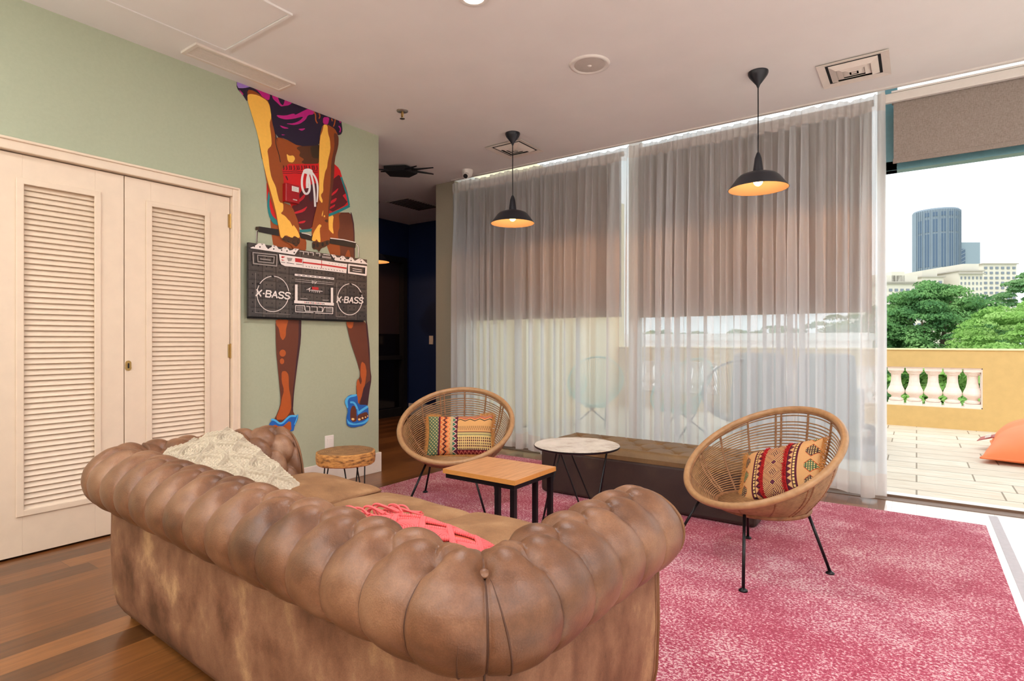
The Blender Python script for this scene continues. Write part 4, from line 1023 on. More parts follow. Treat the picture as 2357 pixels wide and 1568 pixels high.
# buttons
bm_ = MB(); pr = [(0.0001, 0.006), (0.006, 0.0055), (0.0105, 0.003), (0.012, 0), (0.010, -0.003), (0.0001, -0.004)]
bm_.lathe(pr, 20, caps=False)
b0 = None
for r in range(3):
    off = 0.5 * (r % 2)
    for i in range(UT + 1):
        u = i + off
        if u <= 0.2 or u >= UT - 0.2: continue
        if r == 0 and i % 1 and True: continue
        arc = arc1 + r * ROW
        if r and (NA - .3 < u < NA + NCn + .3 or NA + NCn + NB - .3 < u < NA + 2 * NCn + NB + .3): continue
        oo, zz, no, nz = (np.interp(arc, ARC, q) for q in (PR[:, 0], PR[:, 1], NRM[:, 0], NRM[:, 1]))
        corner = (r == 0 and i in (NA + 1, NA + NCn + NB + 1))
        h = float(puff(np.array([u]), np.array([arc]))[0]) + (0.012 if corner else 0.002)
        x, y = spath(np.array([u]), np.array([-(oo + no * h)])); x2, y2 = spath(np.array([u]), np.array([-(oo + no * h + 0.01)]))
        dx, dy = x2[0] - x[0], y2[0] - y[0]; L = math.hypot(dx, dy) or 1
        N = Vector((dx / L * no, dy / L * no, nz)).normalized()
        if b0 is None: o = b0 = bm_.build('button', M['leather'], sofa, smooth=True)
        else: o = b0.copy(); COL.objects.link(o); o.parent = sofa
        o.location = Vector((x[0], y[0], zz + nz * h)) - sofa.location
        o.rotation_mode = 'QUATERNION'; o.rotation_quaternion = N.to_track_quat('Z', 'Y')
        s_ = 1.15 if corner else 0.8; o.scale = (s_, s_, s_)
# outer suede panels
def outer(name, ulo, uhi, close=True):
    us = np.linspace(ulo, uhi, 120); zz = [0.515, 0.45, 0.3, 0.16, 0.09, 0.05, 0.032, 0.030]; oo = [0.034, 0.040, 0.042, 0.036, 0.022, 0.000, -0.03, -0.10]
    P = np.zeros((len(us), len(zz), 3))
    for j, (a, b) in enumerate(zip(zz, oo)):
        x, y = spath(us, np.full(len(us), -b)); P[:, j, 0] = x; P[:, j, 1] = y; P[:, j, 2] = a
    return MB().grid(P).build(name, M['suede'], sofa, smooth=True, local=False)
outer('back_panel', NA + 1, NA + 2 * NCn + NB - 1)
outer('side_panel', 0, NA + 1); outer('side_panel', NA + 2 * NCn + NB - 1, UT)
for u in (NA + 1, NA + 2 * NCn + NB - 1):
    x, y = spath(np.full(8, float(u)), -np.array([.036, .0415, .0435, .0435, .0375, .0235, .001, -.025])); z = [0.50, .45, .3, .25, .16, .09, .05, .032]
    MB().tube(list(zip(x, y, z)), 0.0022, 6).build('seam', M['seam'], sofa, local=False)
# arm fronts
for sgn, xc in ((1, SXR), (-1, SXL)):
    out = [(xc + sgn * a, SY1 - 0.004, b) for a, b in PR[::3]] + [(xc + sgn * a, SY1 - 0.004, b) for a, b in ((-0.186, 0.06), (-0.10, 0.032), (-0.03, 0.034), (0.002, 0.052), (0.024, 0.092), (0.038, 0.16), (0.044, 0.3), (0.042, 0.46))]
    infl = [(p[0], p[1], p[2]) for p in out]
    MB().poly(infl, (0, 0.022, 0)).build('arm_front', M['leather'], sofa, local=False, bevel=0.006)
    MB().tube([(p[0], SY1 + 0.012, p[2]) for p in out], 0.006, 8, closed=True).build('arm_piping', M['piping'], sofa, smooth=True, local=False)
# base, front rail, feet
MB().box((SXL + 0.12, SY0 + 0.10, 0.06), (SXR - 0.12, 1.70, 0.36)).build('seat_base', M['suede'], sofa, local=False, bevel=0.01)
for x, y, z in ((SXL + 0.06, SY0 + 0.06, 0), (SXR - 0.06, SY0 + 0.06, 0), (SXL + 0.02, SY1 - 0.08, 0.009), (SXR - 0.02, SY1 - 0.08, 0.009)):
    MB().lathe([(0.022, z), (0.030, 0.03), (0.034, 0.055)], 20, c=(x, y, 0)).build('foot', M['blackmat'], sofa, smooth=True, local=False)
# seat cushions
def cushion(x0, x1, y0, y1, z0, z1):
    n = 60; t = np.linspace(-1, 1, n); a, b = np.meshgrid(t, t, indexing='ij')
    cx, cy = (x0 + x1) / 2, (y0 + y1) / 2; hx, hy = (x1 - x0) / 2, (y1 - y0) / 2
    e = lambda q: np.sign(q) * (1 - (1 - np.abs(q)) ** 1.6)
    ax, ay = e(a), e(b)
    rr = (1 - np.abs(ax) ** 9) ** (1 / 3) * (1 - np.abs(ay) ** 9) ** (1 / 3)
    cr = 0.030 * (1 - ax ** 2) * (1 - ay ** 2) + 0.0025 * np.sin(ax * 5 + ay * 3) * (1 - ax ** 2) + 0.002 * np.sin(ay * 9 + ax * 2) * (1 - ay ** 2)
    zt = z1 - 0.022 + 0.022 * rr + cr; zb = z0 + 0.02 - 0.02 * rr
    rx, ry = 1 - 0.03 * np.abs(ay) ** 12, 1 - 0.03 * np.abs(ax) ** 12
    Xg, Yg = cx + ax * hx * rx, cy + ay * hy * ry
    m = MB(); m.grid(np.stack([Xg, Yg, zt], -1)); m.grid(np.stack([Xg, Yg, zb], -1), flip=True)
    idx = [(i, 0) for i in range(n)] + [(n - 1, j) for j in range(1, n)] + [(i, n - 1) for i in range(n - 2, -1, -1)] + [(0, j) for j in range(n - 2, 0, -1)]
    T = [(Xg[i, j], Yg[i, j], zt[i, j]) for i, j in idx]; B = [(Xg[i, j], Yg[i, j], zb[i, j]) for i, j in idx]
    S = np.stack([np.array(T), (np.array(T) * .5 + np.array(B) * .5) + np.array([[(p[0] - cx) / hx * 0.006, (p[1] - cy) / hy * 0.006, 0] for p in T]), np.array(B)], 1)
    m.grid(S, cu=True, flip=True)
    c = m.build('seat_cushion', M['seat'], sofa, smooth=True, local=False)
    MB().tube([(p[0], p[1], p[2] + 0.001) for p in T[::2]], 0.0045, 8, closed=True).build('piping', M['piping'], c, smooth=True)
    return c
w = (SXR - 0.185 - SXL - 0.185) / 3
for i in range(3):
    x0 = SXL + 0.187 + w * i
    cushion(x0 + 0.002, x0 + w - 0.006, SY0 + 0.17, 1.765, 0.355, 0.485 + (0.012 if i != 1 else 0.0))

# ================================================================== THROW PILLOWS
def pillow_surface(corn, th, ear=0.05, pw=2.6):
    """returns f(u,v,side,h) -> point on a pillow spanned by four corners"""
    A, B, C, D = [np.array(c, float) for c in corn]
    n = np.cross(B - A, D - A); n /= np.linalg.norm(n)
    def f(u, v, side=1, h=0.0):
        u = np.asarray(u, float); v = np.asarray(v, float)
        uu = u * (1 - ear * (1 - v ** 2)) ; vv = v * (1 - ear * (1 - u ** 2))
        a, b = (uu + 1) / 2, (vv + 1) / 2
        P = ((1 - a) * (1 - b))[..., None] * A + (a * (1 - b))[..., None] * B + (a * b)[..., None] * C + ((1 - a) * b)[..., None] * D
        t = th / 2 * ((1 - np.abs(u) ** pw) * (1 - np.abs(v) ** pw)) ** 0.5
        return P + n * ((t + h) * side)[..., None]
    return f, n
def pgrid(nu, nv):
    a = np.linspace(-1, 1, nu); b = np.linspace(-1, 1, nv); return np.meshgrid(a, b, indexing='ij')
# --- cable-knit pillow: stitches are modelled in the surface
corn = [(-2.61, 1.12, 0.66), (-2.08, 1.08, 0.52), (-2.16, 1.50, 0.515), (-2.70, 1.47, 0.72)]
pf, pn = pillow_surface(corn, 0.11, 0.04)
kp = thing('knit_pillow', 'chunky ecru cable knit throw pillow on the far left seat of the sofa', 'pillow', (-2.42, 1.31, 0.62))
u, v = pgrid(520, 420)
x = (u + 1) / 2 * 0.62; y = (v + 1) / 2 * 0.46
def stitches(x, y):
    g = 0.0165                                # garter bumps
    ix = np.floor(y / g); s1 = np.abs(np.sin(pi * (x / g + 0.5 * (ix % 2)))) * np.abs(np.sin(pi * y / g)); H0 = 0.0045 * s1 ** 0.6
    lat = np.full_like(x, 1e9); H1 = np.zeros_like(x)
    for ph in (0, pi):                        # two crossing plaits make the diamonds
        for cy in (0.115, 0.345):
            yc = cy + 0.088 * np.sign(np.cos(2 * pi * x / 0.31 + ph)) * np.abs(np.cos(2 * pi * x / 0.31 + ph)) ** 1.15
            d = (y - yc); w_ = 0.024
            k = np.clip(1 - (d / w_) ** 2, 0, 1)
            st = np.abs(np.sin(pi * (x * 1.25 / 0.017 + np.abs(d) / 0.017))) ** 0.7
            chn = 0.55 + 0.45 * np.abs(np.cos(pi * d / w_))
            H1 = np.maximum(H1, (0.004 + 0.011 * k ** 0.5 * (0.45 + 0.55 * st) * chn) * (k > 0))
    for cy in (0.23, 0.02, 0.44):             # plain edge plaits
        d = y - cy; k = np.clip(1 - (d / 0.013) ** 2, 0, 1)
        H1 = np.maximum(H1, 0.009 * k ** 0.5 * (0.5 + 0.5 * np.abs(np.sin(pi * (x / 0.018 + np.abs(d) / 0.013)))) * (k > 0))
    # swirls inside the diamonds
    for cx in (0.155, 0.465):
        for cy in (0.115, 0.345):
            r = np.hypot((x - cx), (y - cy)); ang = np.arctan2(y - cy, x - cx)
            k = (r < 0.045); H1 = np.where(k & (H1 < 0.001), 0.004 + 0.006 * np.abs(np.sin(r * 180 + ang * 1.5)) * np.abs(np.sin(ang * 5 + r * 60)) ** .4, H1)
    return np.maximum(H0, H1)
hh = 1.8 * stitches(x, y) * np.clip((1 - np.abs(u)) * 14, 0.2, 1) * np.clip((1 - np.abs(v)) * 14, 0.2, 1)
m = MB(); m.grid(pf(u, v, 1, hh)); u2, v2 = pgrid(60, 50); m.grid(pf(u2, v2, -1, np.zeros_like(u2)), flip=True)
m.build('knit_cover', M['knit'], kp, smooth=True, local=False)
e = MB(); N = 150; bd = [(-1 + 2 * i / N, -1) for i in range(N)] + [(1, -1 + 2 * i / N) for i in range(N)] + [(1 - 2 * i / N, 1) for i in range(N)] + [(-1, 1 - 2 * i / N) for i in range(N)]
bp = pf(np.array([a for a, b in bd]), np.array([b for a, b in bd]))
e.tube([p + pn * 0.003 * math.sin(i * 0.8) for i, p in enumerate(bp)], [0.0075 + 0.0014 * math.sin(i * 1.1) for i in range(len(bp))], 8, closed=True)
e.build('knit_edge', M['knit'], kp, smooth=True, local=False)

# --- coral macrame pillow lying along the back
corn = [(-1.38, 1.12, 0.60), (-0.87, 1.07, 0.60), (-0.86, 1.25, 0.55), (-1.33, 1.33, 0.565)]
pf, pn = pillow_surface(corn, 0.085, 0.02)
cp = thing('macrame_pillow', 'coral pink macrame throw pillow with cord loops behind the sofa back', 'pillow', (-1.2, 1.23, 0.53))
u, v = pgrid(70, 50)
m = MB(); m.grid(pf(u, v, 1, np.zeros_like(u))); m.grid(pf(u, v, -1, np.zeros_like(u)), flip=True)
m.build('inner_cover', M['coralbase'], cp, smooth=True, local=False)
def pp(a, b, h=0.004): return Vector(pf(np.array([a]), np.array([b]), 1, np.array([h]))[0])
knots = MB(); cords = MB()
def bead(p, axis, r=0.0062, l=0.0036):
    ax = Vector(axis).normalized(); knots.tube([p - ax * l, p - ax * l * .7, p, p + ax * l * .7, p + ax * l], [r * .35, r * .85, r, r * .85, r * .35], 8)
LU, LV = 0.52, 0.24; ncell = 4; cw_ = 2.0 / ncell
for c in range(ncell):
    for q in range(2):
        cu = -1 + cw_ * (c + .5); cvv = -0.5 + q * 1.0; hu, hv = cw_ / 2, 0.5
        for (a0, b0_, a1, b1) in ((cu - hu, cvv, cu, cvv + hv), (cu, cvv + hv, cu + hu, cvv), (cu + hu, cvv, cu, cvv - hv), (cu, cvv - hv, cu - hu, cvv)):
            for off in (-0.016, 0.016):
                L = math.hypot((a1 - a0) * LU / 2, (b1 - b0_) * LV / 2); n = max(4, int(L / 0.0068))
                for i in range(n):
                    t = (i + .5) / n; a = a0 + (a1 - a0) * t + off * 1.3; b = b0_ + (b1 - b0_) * t
                    if abs(a) < .99 and abs(b) < .99:
                        p = pp(a, b, 0.007); q2 = pp(min(.99, a + (a1 - a0) * .02), b + (b1 - b0_) * .02 if abs(b + (b1 - b0_) * .02) < 1 else b, 0.007)
                        bead(p, (q2 - p) if (q2 - p).length > 1e-6 else (1, 0, 0))
        for i in range(-5, 6):       # cords filling the diamond
            t = i / 6.0
            if (c + q) % 2: p0 = (cu - hu * (1 - abs(t)) * .8, cvv + hv * t * .85); p1 = (cu + hu * (1 - abs(t)) * .8, cvv + hv * t * .85)
            else: p0 = (cu + hu * t * .85, cvv - hv * (1 - abs(t)) * .8); p1 = (cu + hu * t * .85, cvv + hv * (1 - abs(t)) * .8)
            cords.tube([pp(p0[0] + (p1[0] - p0[0]) * s / 6, p0[1] + (p1[1] - p0[1]) * s / 6, 0.004 + 0.004 * math.sin(pi * s / 6)) for s in range(7)], 0.0034, 6)
knots.build('knot_rows', M['coral'], cp, smooth=True, local=False); cords.build('cords', M['coral'], cp, smooth=True, local=False)
lp = MB()
for i in range(16):
    a = -0.9 + 0.11 * i; base = pp(-0.97, max(-.98, min(.98, a)), 0.0); r = 0.030 + 0.012 * math.sin(i * 2.1)
    top = base + Vector((-0.035 - 0.01 * math.sin(i), 0.01 * math.cos(i * 3), 0.035 + 0.008 * math.sin(i * 1.7)))
    end = base + Vector((0.05 + 0.02 * math.sin(i * 2), 0.02 * math.sin(i * 5), 0.018 + 0.006 * (i % 3)))
    pts = [base, base + Vector((-0.04, 0, 0.005)), top + Vector((-0.015, 0, -0.01)), top, top + Vector((0.03, 0, 0.0)), end]
    C = []
    for s in range(25):
        t = s / 24 * (len(pts) - 1); k = min(int(t), len(pts) - 2); f = t - k
        p0, p1, p2, p3 = pts[max(k - 1, 0)], pts[k], pts[k + 1], pts[min(k + 2, len(pts) - 1)]
        C.append(0.5 * ((2 * p1) + (p2 - p0) * f + (2 * p0 - 5 * p1 + 4 * p2 - p3) * f * f + (3 * p1 - p0 - 3 * p2 + p3) * f ** 3))
    lp.tube(C, 0.0034, 6)
    for k in range(6):
        lp.tube([end, end + Vector((random.uniform(.004, .016), random.uniform(-.008, .008), random.uniform(-.006, .008)))], [0.002, 0.0006], 4)
lp.build('cord_loops', M['coral'], cp, smooth=True, local=False)
ts = MB()
for (a, b) in ((.93, .95), (.6, .98), (.98, .4), (.98, 0), (.8, .97)):
    p = pp(a, b, 0.0)
    for k in range(22):
        d = Vector((random.uniform(-.3, 1), random.uniform(-.2, 1), random.uniform(0.1, 1))).normalized() * random.uniform(.012, .022); ts.tube([p, p + d], [0.0016, 0.0007], 4)
ts.build('tassels', M['coral'], cp, local=False)

# ================================================================== RATTAN CHAIRS
CA, CHh, CR, CT2 = -0.096, 0.557, 0.405, math.radians(32)
def rimp(a, r=CR, dz=0.0):      # chair-local: +x is the facing direction
    s, e = r * math.cos(a), r * math.sin(a)
    return np.array([CA + e * math.cos(CT2) - dz * math.sin(CT2) * -1, s, CHh - e * math.sin(CT2) + dz * math.cos(CT2)])
def ringp(a): return np.array([-0.10 + 0.215 * math.sin(a), 0.235 * math.cos(a), 0.300 - 0.006 * math.sin(a)])
def shell(a, t):
    p, q = ringp(a), rimp(a, CR - 0.008)
    b = p * (1 - t) + q * t
    bulge = 0.030 * math.sin(pi * t) ; c = np.array([-0.1, 0, 0]); d = b - c; d[2] = 0; n = np.linalg.norm(d)
    return b + (d / n * bulge if n > 1e-6 else 0) - np.array([0, 0, 0.004 * math.sin(pi * t)])
def rattan_chair():
    g = thing('rattan_chair', 'x', 'chair')
    MB().tube([rimp(2 * pi * i / 120) for i in range(120)], 0.0175, 14, closed=True).build('rim', M['rim'], g, smooth=True)
    NT_ = 27
    cs = MB()
    for k in range(NT_):
        t = (k + 0.3) / NT_
        if k == NT_ - 3: continue
        cs.tube([shell(2 * pi * i / 84, t) for i in range(84)], 0.0038, 5, closed=True)
    cs.build('woven_canes', M['cane'], g, smooth=True)
    fl = MB()
    for k in range(20):
        f = (k + .5) / 20 * 2 - 1; hw = math.sqrt(max(0, 1 - f * f))
        fl.tube([(-0.10 + 0.215 * f, 0.235 * hw * s, 0.294 - 0.006 * f) for s in (-1, 0, 1)], 0.0062, 6)
    fl.build('seat_base', M['cane'], g, smooth=True)
    angs = []
    for i in range(14):
        a = 2 * pi * (i + .5) / 14; angs += [a] if i % 3 else [a - 0.04, a + 0.04]
    for a in angs:
        pts = [shell(a, t) for t in np.linspace(0, 0.985, 24)]
        r = [0.0052 + 0.0014 * (i % 2) for i in range(24)]
        MB().tube(pts, r, 6).build('rib', M['canewrap'], g, smooth=True)
    MB().tube([ringp(2 * pi * i / 60) - np.array([0, 0, 0.006]) for i in range(60)], 0.013, 10, closed=True).build('bottom_ring', M['canewrap'], g, smooth=True)
    br = MB(); hoop = [rimp(2 * pi * i / 120, CR - 0.016, -0.010) for i in range(120)]
    br.tube(hoop, 0.006, 6, closed=True); br.build('rim_binding', M['canewrap'], g, smooth=True)
    for sx, sy in ((1, 1), (1, -1), (-1, 1), (-1, -1)):
        top = Vector((0.27 * (.75 if sx < 0 else .58) * sx, 0.27 * (.75 if sx < 0 else .58) * sy, 0.292 if sx < 0 else 0.312)); ft = Vector((0.27 * sx, 0.27 * sy, 0.018))
        l = MB().tube([top, ft], 0.0075, 10).build('leg', M['black'], g, smooth=True)
        MB().lathe([(0.006, 0.016), (0.010, 0.012), (0.019, 0.006), (0.020, 0.0), (0.016, 0.0)], 16, c=(ft.x, ft.y, 0.009)).build('foot', M['black'], l, smooth=True)
    return g
ch = rattan_chair()
ch.location = (-0.72, 3.115, 0); ch.rotation_euler = (0, 0, -2.158)
ch['label'] = 'round rattan bowl chair on black legs at the right, near the terrace door'; ch['group'] = 'rattan bowl chairs'
ch2 = dup(ch, (-2.651, 3.044, 0), -1.062, 'round rattan bowl chair on black legs near the hall, behind the wooden side table', 'rattan bowl chairs')

# --- patterned lumbar pillows (the pattern belongs to the cloth)
def pc(c): return rgb(*c)
TAN, PLUM, GRN, ORG, SAG, CRM, BLK, TEALc = (216, 164, 104), (88, 28, 48), (92, 112, 84), (214, 112, 66), (160, 158, 106), (232, 200, 130), (40, 28, 32), (50, 112, 90)
def tri(x): return abs((x % 1.0) - 0.5) * 2
def pat_left(s, t):       # s 0..1 left to right, t 0..1 bottom to top
    if s < 0.17:
        a, b = (s * 36 + t * 22) % 2, (s * 36 - t * 22) % 2
        return CRM if abs(a - 1) < .42 and abs(b - 1) < .42 else GRN
    if s < 0.20: return PLUM
    if s < 0.36:
        z = (s - 0.20) / 0.16 + 0.18 * (tri(t * 8) - .5) * 1.6
        q = int(z * 7)
        if abs(z - 0.48) < .07: return BLK
        return (ORG, TAN, (190, 80, 50), TAN, ORG, (230, 150, 96), TAN, ORG)[q % 8]
    if s < 0.40: return (206, 184, 140) if int(t * 60) % 2 else (176, 160, 120)
    if s < 0.46:
        z = (s - 0.40) / 0.06; d = tri(t * 8)
        return (230, 190, 170) if abs(z - d) < .16 else (TEALc if z < d else PLUM)
    if s < 0.475: return PLUM
    p = (s - 0.475) / 0.525
    if t > 0.70:
        z = t + 0.055 * tri(p * 3.5 + .25)
        if z > 0.99: return (186, 96, 72) if (int(p * 40) + int(t * 60)) % 3 else SAG
        if z > 0.955: return (168, 116, 96)
        if z > 0.93: return (200, 90, 60)
        if z > 0.905: return TAN
        if z > 0.88: return BLK
        return TAN
    if t > 0.64: return BLK if (int(p * 34) % 2 == 0 and (int(p * 102) + int(t * 90)) % 2) else TAN
    if t > 0.59: return PLUM if (int(p * 34 + 1) % 2 == 0 and (int(p * 102) + int(t * 90)) % 2) else TAN
    if t > 0.55: return TAN
    if t > 0.53: return PLUM
    if t > 0.43: return (90, 84, 80) if abs(t - .475) < .006 else (SAG if (int(p * 70) + int(t * 90)) % 2 else CRM)
    if t > 0.10:
        a = (p * 17) % 1; b = ((t - .10) / .33 * 5) % 1
        return (PLUM if int((t - .10) / .33 * 5) % 2 else (104, 74, 66)) if a < .58 and b < .72 else CRM
    if t > 0.08: return PLUM
    return (206, 110, 100) if abs(((t / .08)) - tri(p * 9)) < .2 else (120, 26, 34)
RFR = []
def pat_right(s, t):
    def grid_(a, b, c1): return CRM if (int(a * 90) % 2 and int(b * 60) % 2) else c1
    for lo, sg in ((0.0, 1), (0.80, -1)):
        if lo <= s < lo + 0.20:
            z = (s - lo) / 0.20 if sg > 0 else 1 - (s - lo) / 0.20
            d = abs(((t * 3.4) % 1) - .5)
            if z < 0.62 and abs(z - .32) * .9 + d * .9 < .40:
                if abs(z - .32) * .9 + d * .9 > .355: return (180, 84, 44)
                return grid_(s, t, (64, 96, 70) if int(t * 3.4) % 2 else (66, 44, 50))
            return (212, 164, 112)
    q = s if s < .5 else 1 - s
    if q < .225: return PLUM
    if q < .25: return CRM if (t * 18) % 1 > .3 else BLK
    if q < .262: return PLUM
    if q < .315: return PLUM if (q - .262) / .053 > tri(t * 9) else (214, 170, 118)
    if q < .325: return BLK
    if q < .37: return (190, 40, 44)
    z = (s - .37) / .26; w = z * 6 + tri(t * 2.6) * 2.6
    zz = abs(z - .5) * 2 + tri(t * 2.6) * 1.1
    if zz < .30: return (100, 44, 66)
    if zz < .36: return CRM
    if abs(z - .5) < .22 and tri(t * 2.6 + .5) * 1.1 + abs(z - .5) * 2 < .45: return (100, 44, 66) if (int(z * 30) + int(t * 50)) % 3 else CRM
    return (96, 34, 54) if (zz * 5) % 1 < .42 else (218, 172, 120)
def kilim(name, label, chair, cx, cz_, tilt, roll, w, h, th, pat, yaw=0):
    g = thing(name, label, 'pillow', (0, 0, 0))
    R = Matrix.Translation(chair.location) @ Matrix.Rotation(chair.rotation_euler[2], 4, 'Z') @ Matrix.Translation((cx, 0, cz_)) @ Matrix.Rotation(yaw, 4, 'Z') @ Matrix.Rotation(-tilt, 4, 'Y') @ Matrix.Rotation(roll, 4, 'X')
    g.matrix_world = R; g.rotation_mode = 'XYZ'; loc, rot, _ = R.decompose(); g.location = loc; g.rotation_euler = rot.to_euler()
    # local: x outward (front), y to the sitter's left -> picture right is -y ... s runs along +y
    corn = [(0, -w / 2, -h / 2), (0, w / 2, -h / 2), (0, w / 2, h / 2), (0, -w / 2, h / 2)]
    f, n = pillow_surface(corn, th, 0.05)
    nu, nv = 321, 221; u, v = pgrid(nu, nv)
    m = MB(); m.grid(f(u, v, 1, np.zeros_like(u)))
    cols = []
    for i in range(nu - 1):
        s = (i + .5) / (nu - 1)
        for j in range(nv - 1): cols.append(pc(pat(s, (j + .5) / (nv - 1))))
    u2, v2 = pgrid(40, 30); m.grid(f(u2, v2, -1, np.zeros_like(u2)), flip=True); cols += [pc(TAN)] * (39 * 29)
    m.c = cols; m.build('pillow_cover', M['kilim'], g, smooth=True)
    fr = MB()
    per = []
    for i in range(150): per += [(-1 + 2 * i / 150, -1)]
    for i in range(110): per += [(-1, -1 + 2 * i / 110), (1, -1 + 2 * i / 110)]
    if pat is pat_left:
        for i in range(24): per += [(-1 + i / 60, 1), (1 - i / 60, 1)]
    else: per = [(-1, -1 + 2 * (i / 2) / 110) for i in range(220)] + [(1, -1 + 2 * i / 110) for i in range(110)]
    for (a, b) in per:
        p = f(np.array([a]), np.array([b]))[0]; d0 = np.array([0, a * (1 if abs(a) > .99 else .25), b * (1 if abs(b) > .99 else .15)])
        for k in range(3):
            d = d0 + rng.normal(0, .28, 3); d /= np.linalg.norm(d); L = rng.uniform(.016, .034)
            q = p + d * L * .5 + np.array([.003, 0, 0]) * rng.normal(); e_ = p + d * L + np.array([0, 0, -0.006])
            fr.tube([p, q, e_], [0.0016, 0.0013, 0.0008], 4, cap=False)
    fr.build('fringe', M['fringe'], g)
    if pat is pat_right:
        rf = MB()
        for s0 in (.348, .652):
            for i in range(420):
                t = rng.uniform(.01, .99); s = s0 + rng.normal(0, .010); p = f(np.array([s * 2 - 1]), np.array([t * 2 - 1]))[0]
                d = np.array([1, rng.normal(0, .5), rng.normal(-.2, .5)]); d /= np.linalg.norm(d); rf.tube([p, p + d * rng.uniform(.008, .015)], [0.0022, 0.0009], 4, cap=False)
        rf.build('red_tufting', M['redfringe'], g)
    return g
kilim('kilim_pillow', 'fringed patchwork kilim lumbar pillow with zigzags and a checked panel on the left rattan chair', ch2, -0.245, 0.445, math.radians(22), 0.03, 0.49, 0.30, 0.12, pat_left, 0.05)
kilim('kilim_pillow', 'tan kilim pillow with two red tufted stripes on the right rattan chair', ch, -0.235, 0.455, math.radians(34), 0.42, 0.47, 0.31, 0.12, pat_right, -0.05)
# ================================================================== RUG, BENCH AND TABLES
nx, ny = 180, 150
RX0, RX1, RY0, RY1 = -3.42, 0.352, 1.42, 4.60
xs = np.linspace(RX0, RX1, nx); ys = np.linspace(RY0, RY1, ny); gx, gy = np.meshgrid(xs, ys, indexing='ij')
edge = np.minimum(np.minimum(gx - RX0, RX1 - gx), np.minimum(gy - RY0, RY1 - gy))
gz = 0.003 + 0.006 * np.clip(edge / 0.02, 0, 1)
back = np.clip((gx - RX0) / (RX1 - RX0), 0, 1)
gyy = gy + 0.05 * (gy - RY0) / (RY1 - RY0) * (1 - back)
m = MB(); m.grid(np.stack([gx, gyy, gz], -1)); m.grid(np.stack([gx, gyy, gz * 0 + 0.0005], -1)[::nx - 1, ::ny - 1], flip=True)
tag(m.build('rug', M['rug'], smooth=True), 'large faded crimson and pink rug on the wood floor', 'rug')

# tufted bench
g = thing('tufted_bench', 'long dark brown suede bench with a buttoned top in front of the curtain', 'bench', (-1.56, 3.95, 0))
x0, x1, y0, y1, zt = -2.33, -0.79, 3.68, 4.21, 0.395
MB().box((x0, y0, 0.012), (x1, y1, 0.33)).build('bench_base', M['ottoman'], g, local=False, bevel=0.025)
n1, n2 = 260, 100
a, b = np.meshgrid(np.linspace(0, 1, n1), np.linspace(0, 1, n2), indexing='ij')
L, W = x1 - x0, y1 - y0; X = a * L; Y = b * W
ed = np.minimum(np.minimum(X, L - X), np.minimum(Y, W - Y))
z = zt - 0.045 * (1 - np.clip(ed / 0.05, 0, 1)) ** 2.2
sp = 0.225; pts = []
for r in range(3):
    yy = W * (0.24 + 0.26 * r); off = 0.5 * (r % 2)
    for i in range(8):
        xx = 0.10 + (i + off) * sp
        if xx > L - .08: continue
        pts.append((xx, yy)); d2 = (X - xx) ** 2 + (Y - yy) ** 2
        z = z - 0.020 * np.exp(-d2 / 0.028 ** 2) - 0.008 * np.exp(-d2 / 0.07 ** 2)
U_ = (X - .10) / sp; V_ = (Y - W * .24) / (W * .52)
cre = np.minimum(np.abs(np.sin(pi * (U_ - V_))), np.abs(np.sin(pi * (U_ + V_)))) 
z = z - 0.006 * np.exp(-(cre / 0.10) ** 2) * np.clip(ed / 0.08, 0, 1)
top = MB().grid(np.stack([x0 + X, y0 + Y, z], -1))
per = [(i, 0) for i in range(n1)] + [(n1 - 1, j) for j in range(1, n2)] + [(i, n2 - 1) for i in range(n1 - 2, -1, -1)] + [(0, j) for j in range(n2 - 2, 0, -1)]
T = np.array([(x0 + X[i, j], y0 + Y[i, j], z[i, j]) for i, j in per]); B = T.copy(); B[:, 2] = 0.32
top.grid(np.stack([T, B], 1), cu=True, flip=True)
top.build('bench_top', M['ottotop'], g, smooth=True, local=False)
for (xx, yy) in pts:
    MB().lathe([(0.0001, 0.004), (0.008, 0.003), (0.011, 0)], 14, c=(x0 + xx, y0 + yy, zt - 0.029), caps=False).build('button', M['ottotop'], g, smooth=True, local=False)

# square nesting table
g = thing('side_table', 'rectangular light wood side table on a black square tube frame', 'table', (-1.88, 2.56, 0.009))
x0, x1, y0, y1 = -2.125, -1.645, 2.355, 2.755
MB().box((x0, y0, 0.422), (x1, y1, 0.447)).build('tabletop', M['tabletop'], g, local=False, bevel=0.002)
e = MB(); e.box((x0 - .001, y0 - .001, 0.4225), (x1 + .001, y0, 0.4462)).box((x1, y0 - .001, 0.4225), (x1 + .001, y1 + .001, 0.4462)).box((x0 - .001, y0, 0.4225), (x0, y1, 0.4462)).box((x0, y1, .4225), (x1, y1 + .001, .4462))
e.build('edge_band', M['tableedge'], g, local=False)
t = 0.026
f = MB()
f.box((x0 + .01, y0 + .01, 0.396), (x1 - .01, y0 + .01 + t, 0.4215)); f.box((x0 + .01, y1 - .01 - t, 0.396), (x1 - .01, y1 - .01, 0.4215)); f.box((x0 + .01, y0 + .036, 0.396), (x0 + .036, y1 - .036, 0.4215)); f.box((x1 - .036, y0 + .036, 0.396), (x1 - .01, y1 - .036, 0.4215))
f.build('apron_frame', M['black'], g, local=False, bevel=0.001)
for yy in (y0 + .01, y1 - .01 - t):
    MB().box((x1 - .036, yy, 0.035), (x1 - .01, yy + t, 0.396)).build('leg', M['black'], g, local=False)
    MB().box((x1 - .135, yy + 0.001, 0.035), (x1 - .109, yy + t - 0.001, 0.396)).build('leg', M['black'], g, local=False)
    MB().box((x0 + .02, yy, 0.009), (x1 - .01, yy + t, 0.035)).build('foot_rail', M['black'], g, local=False)
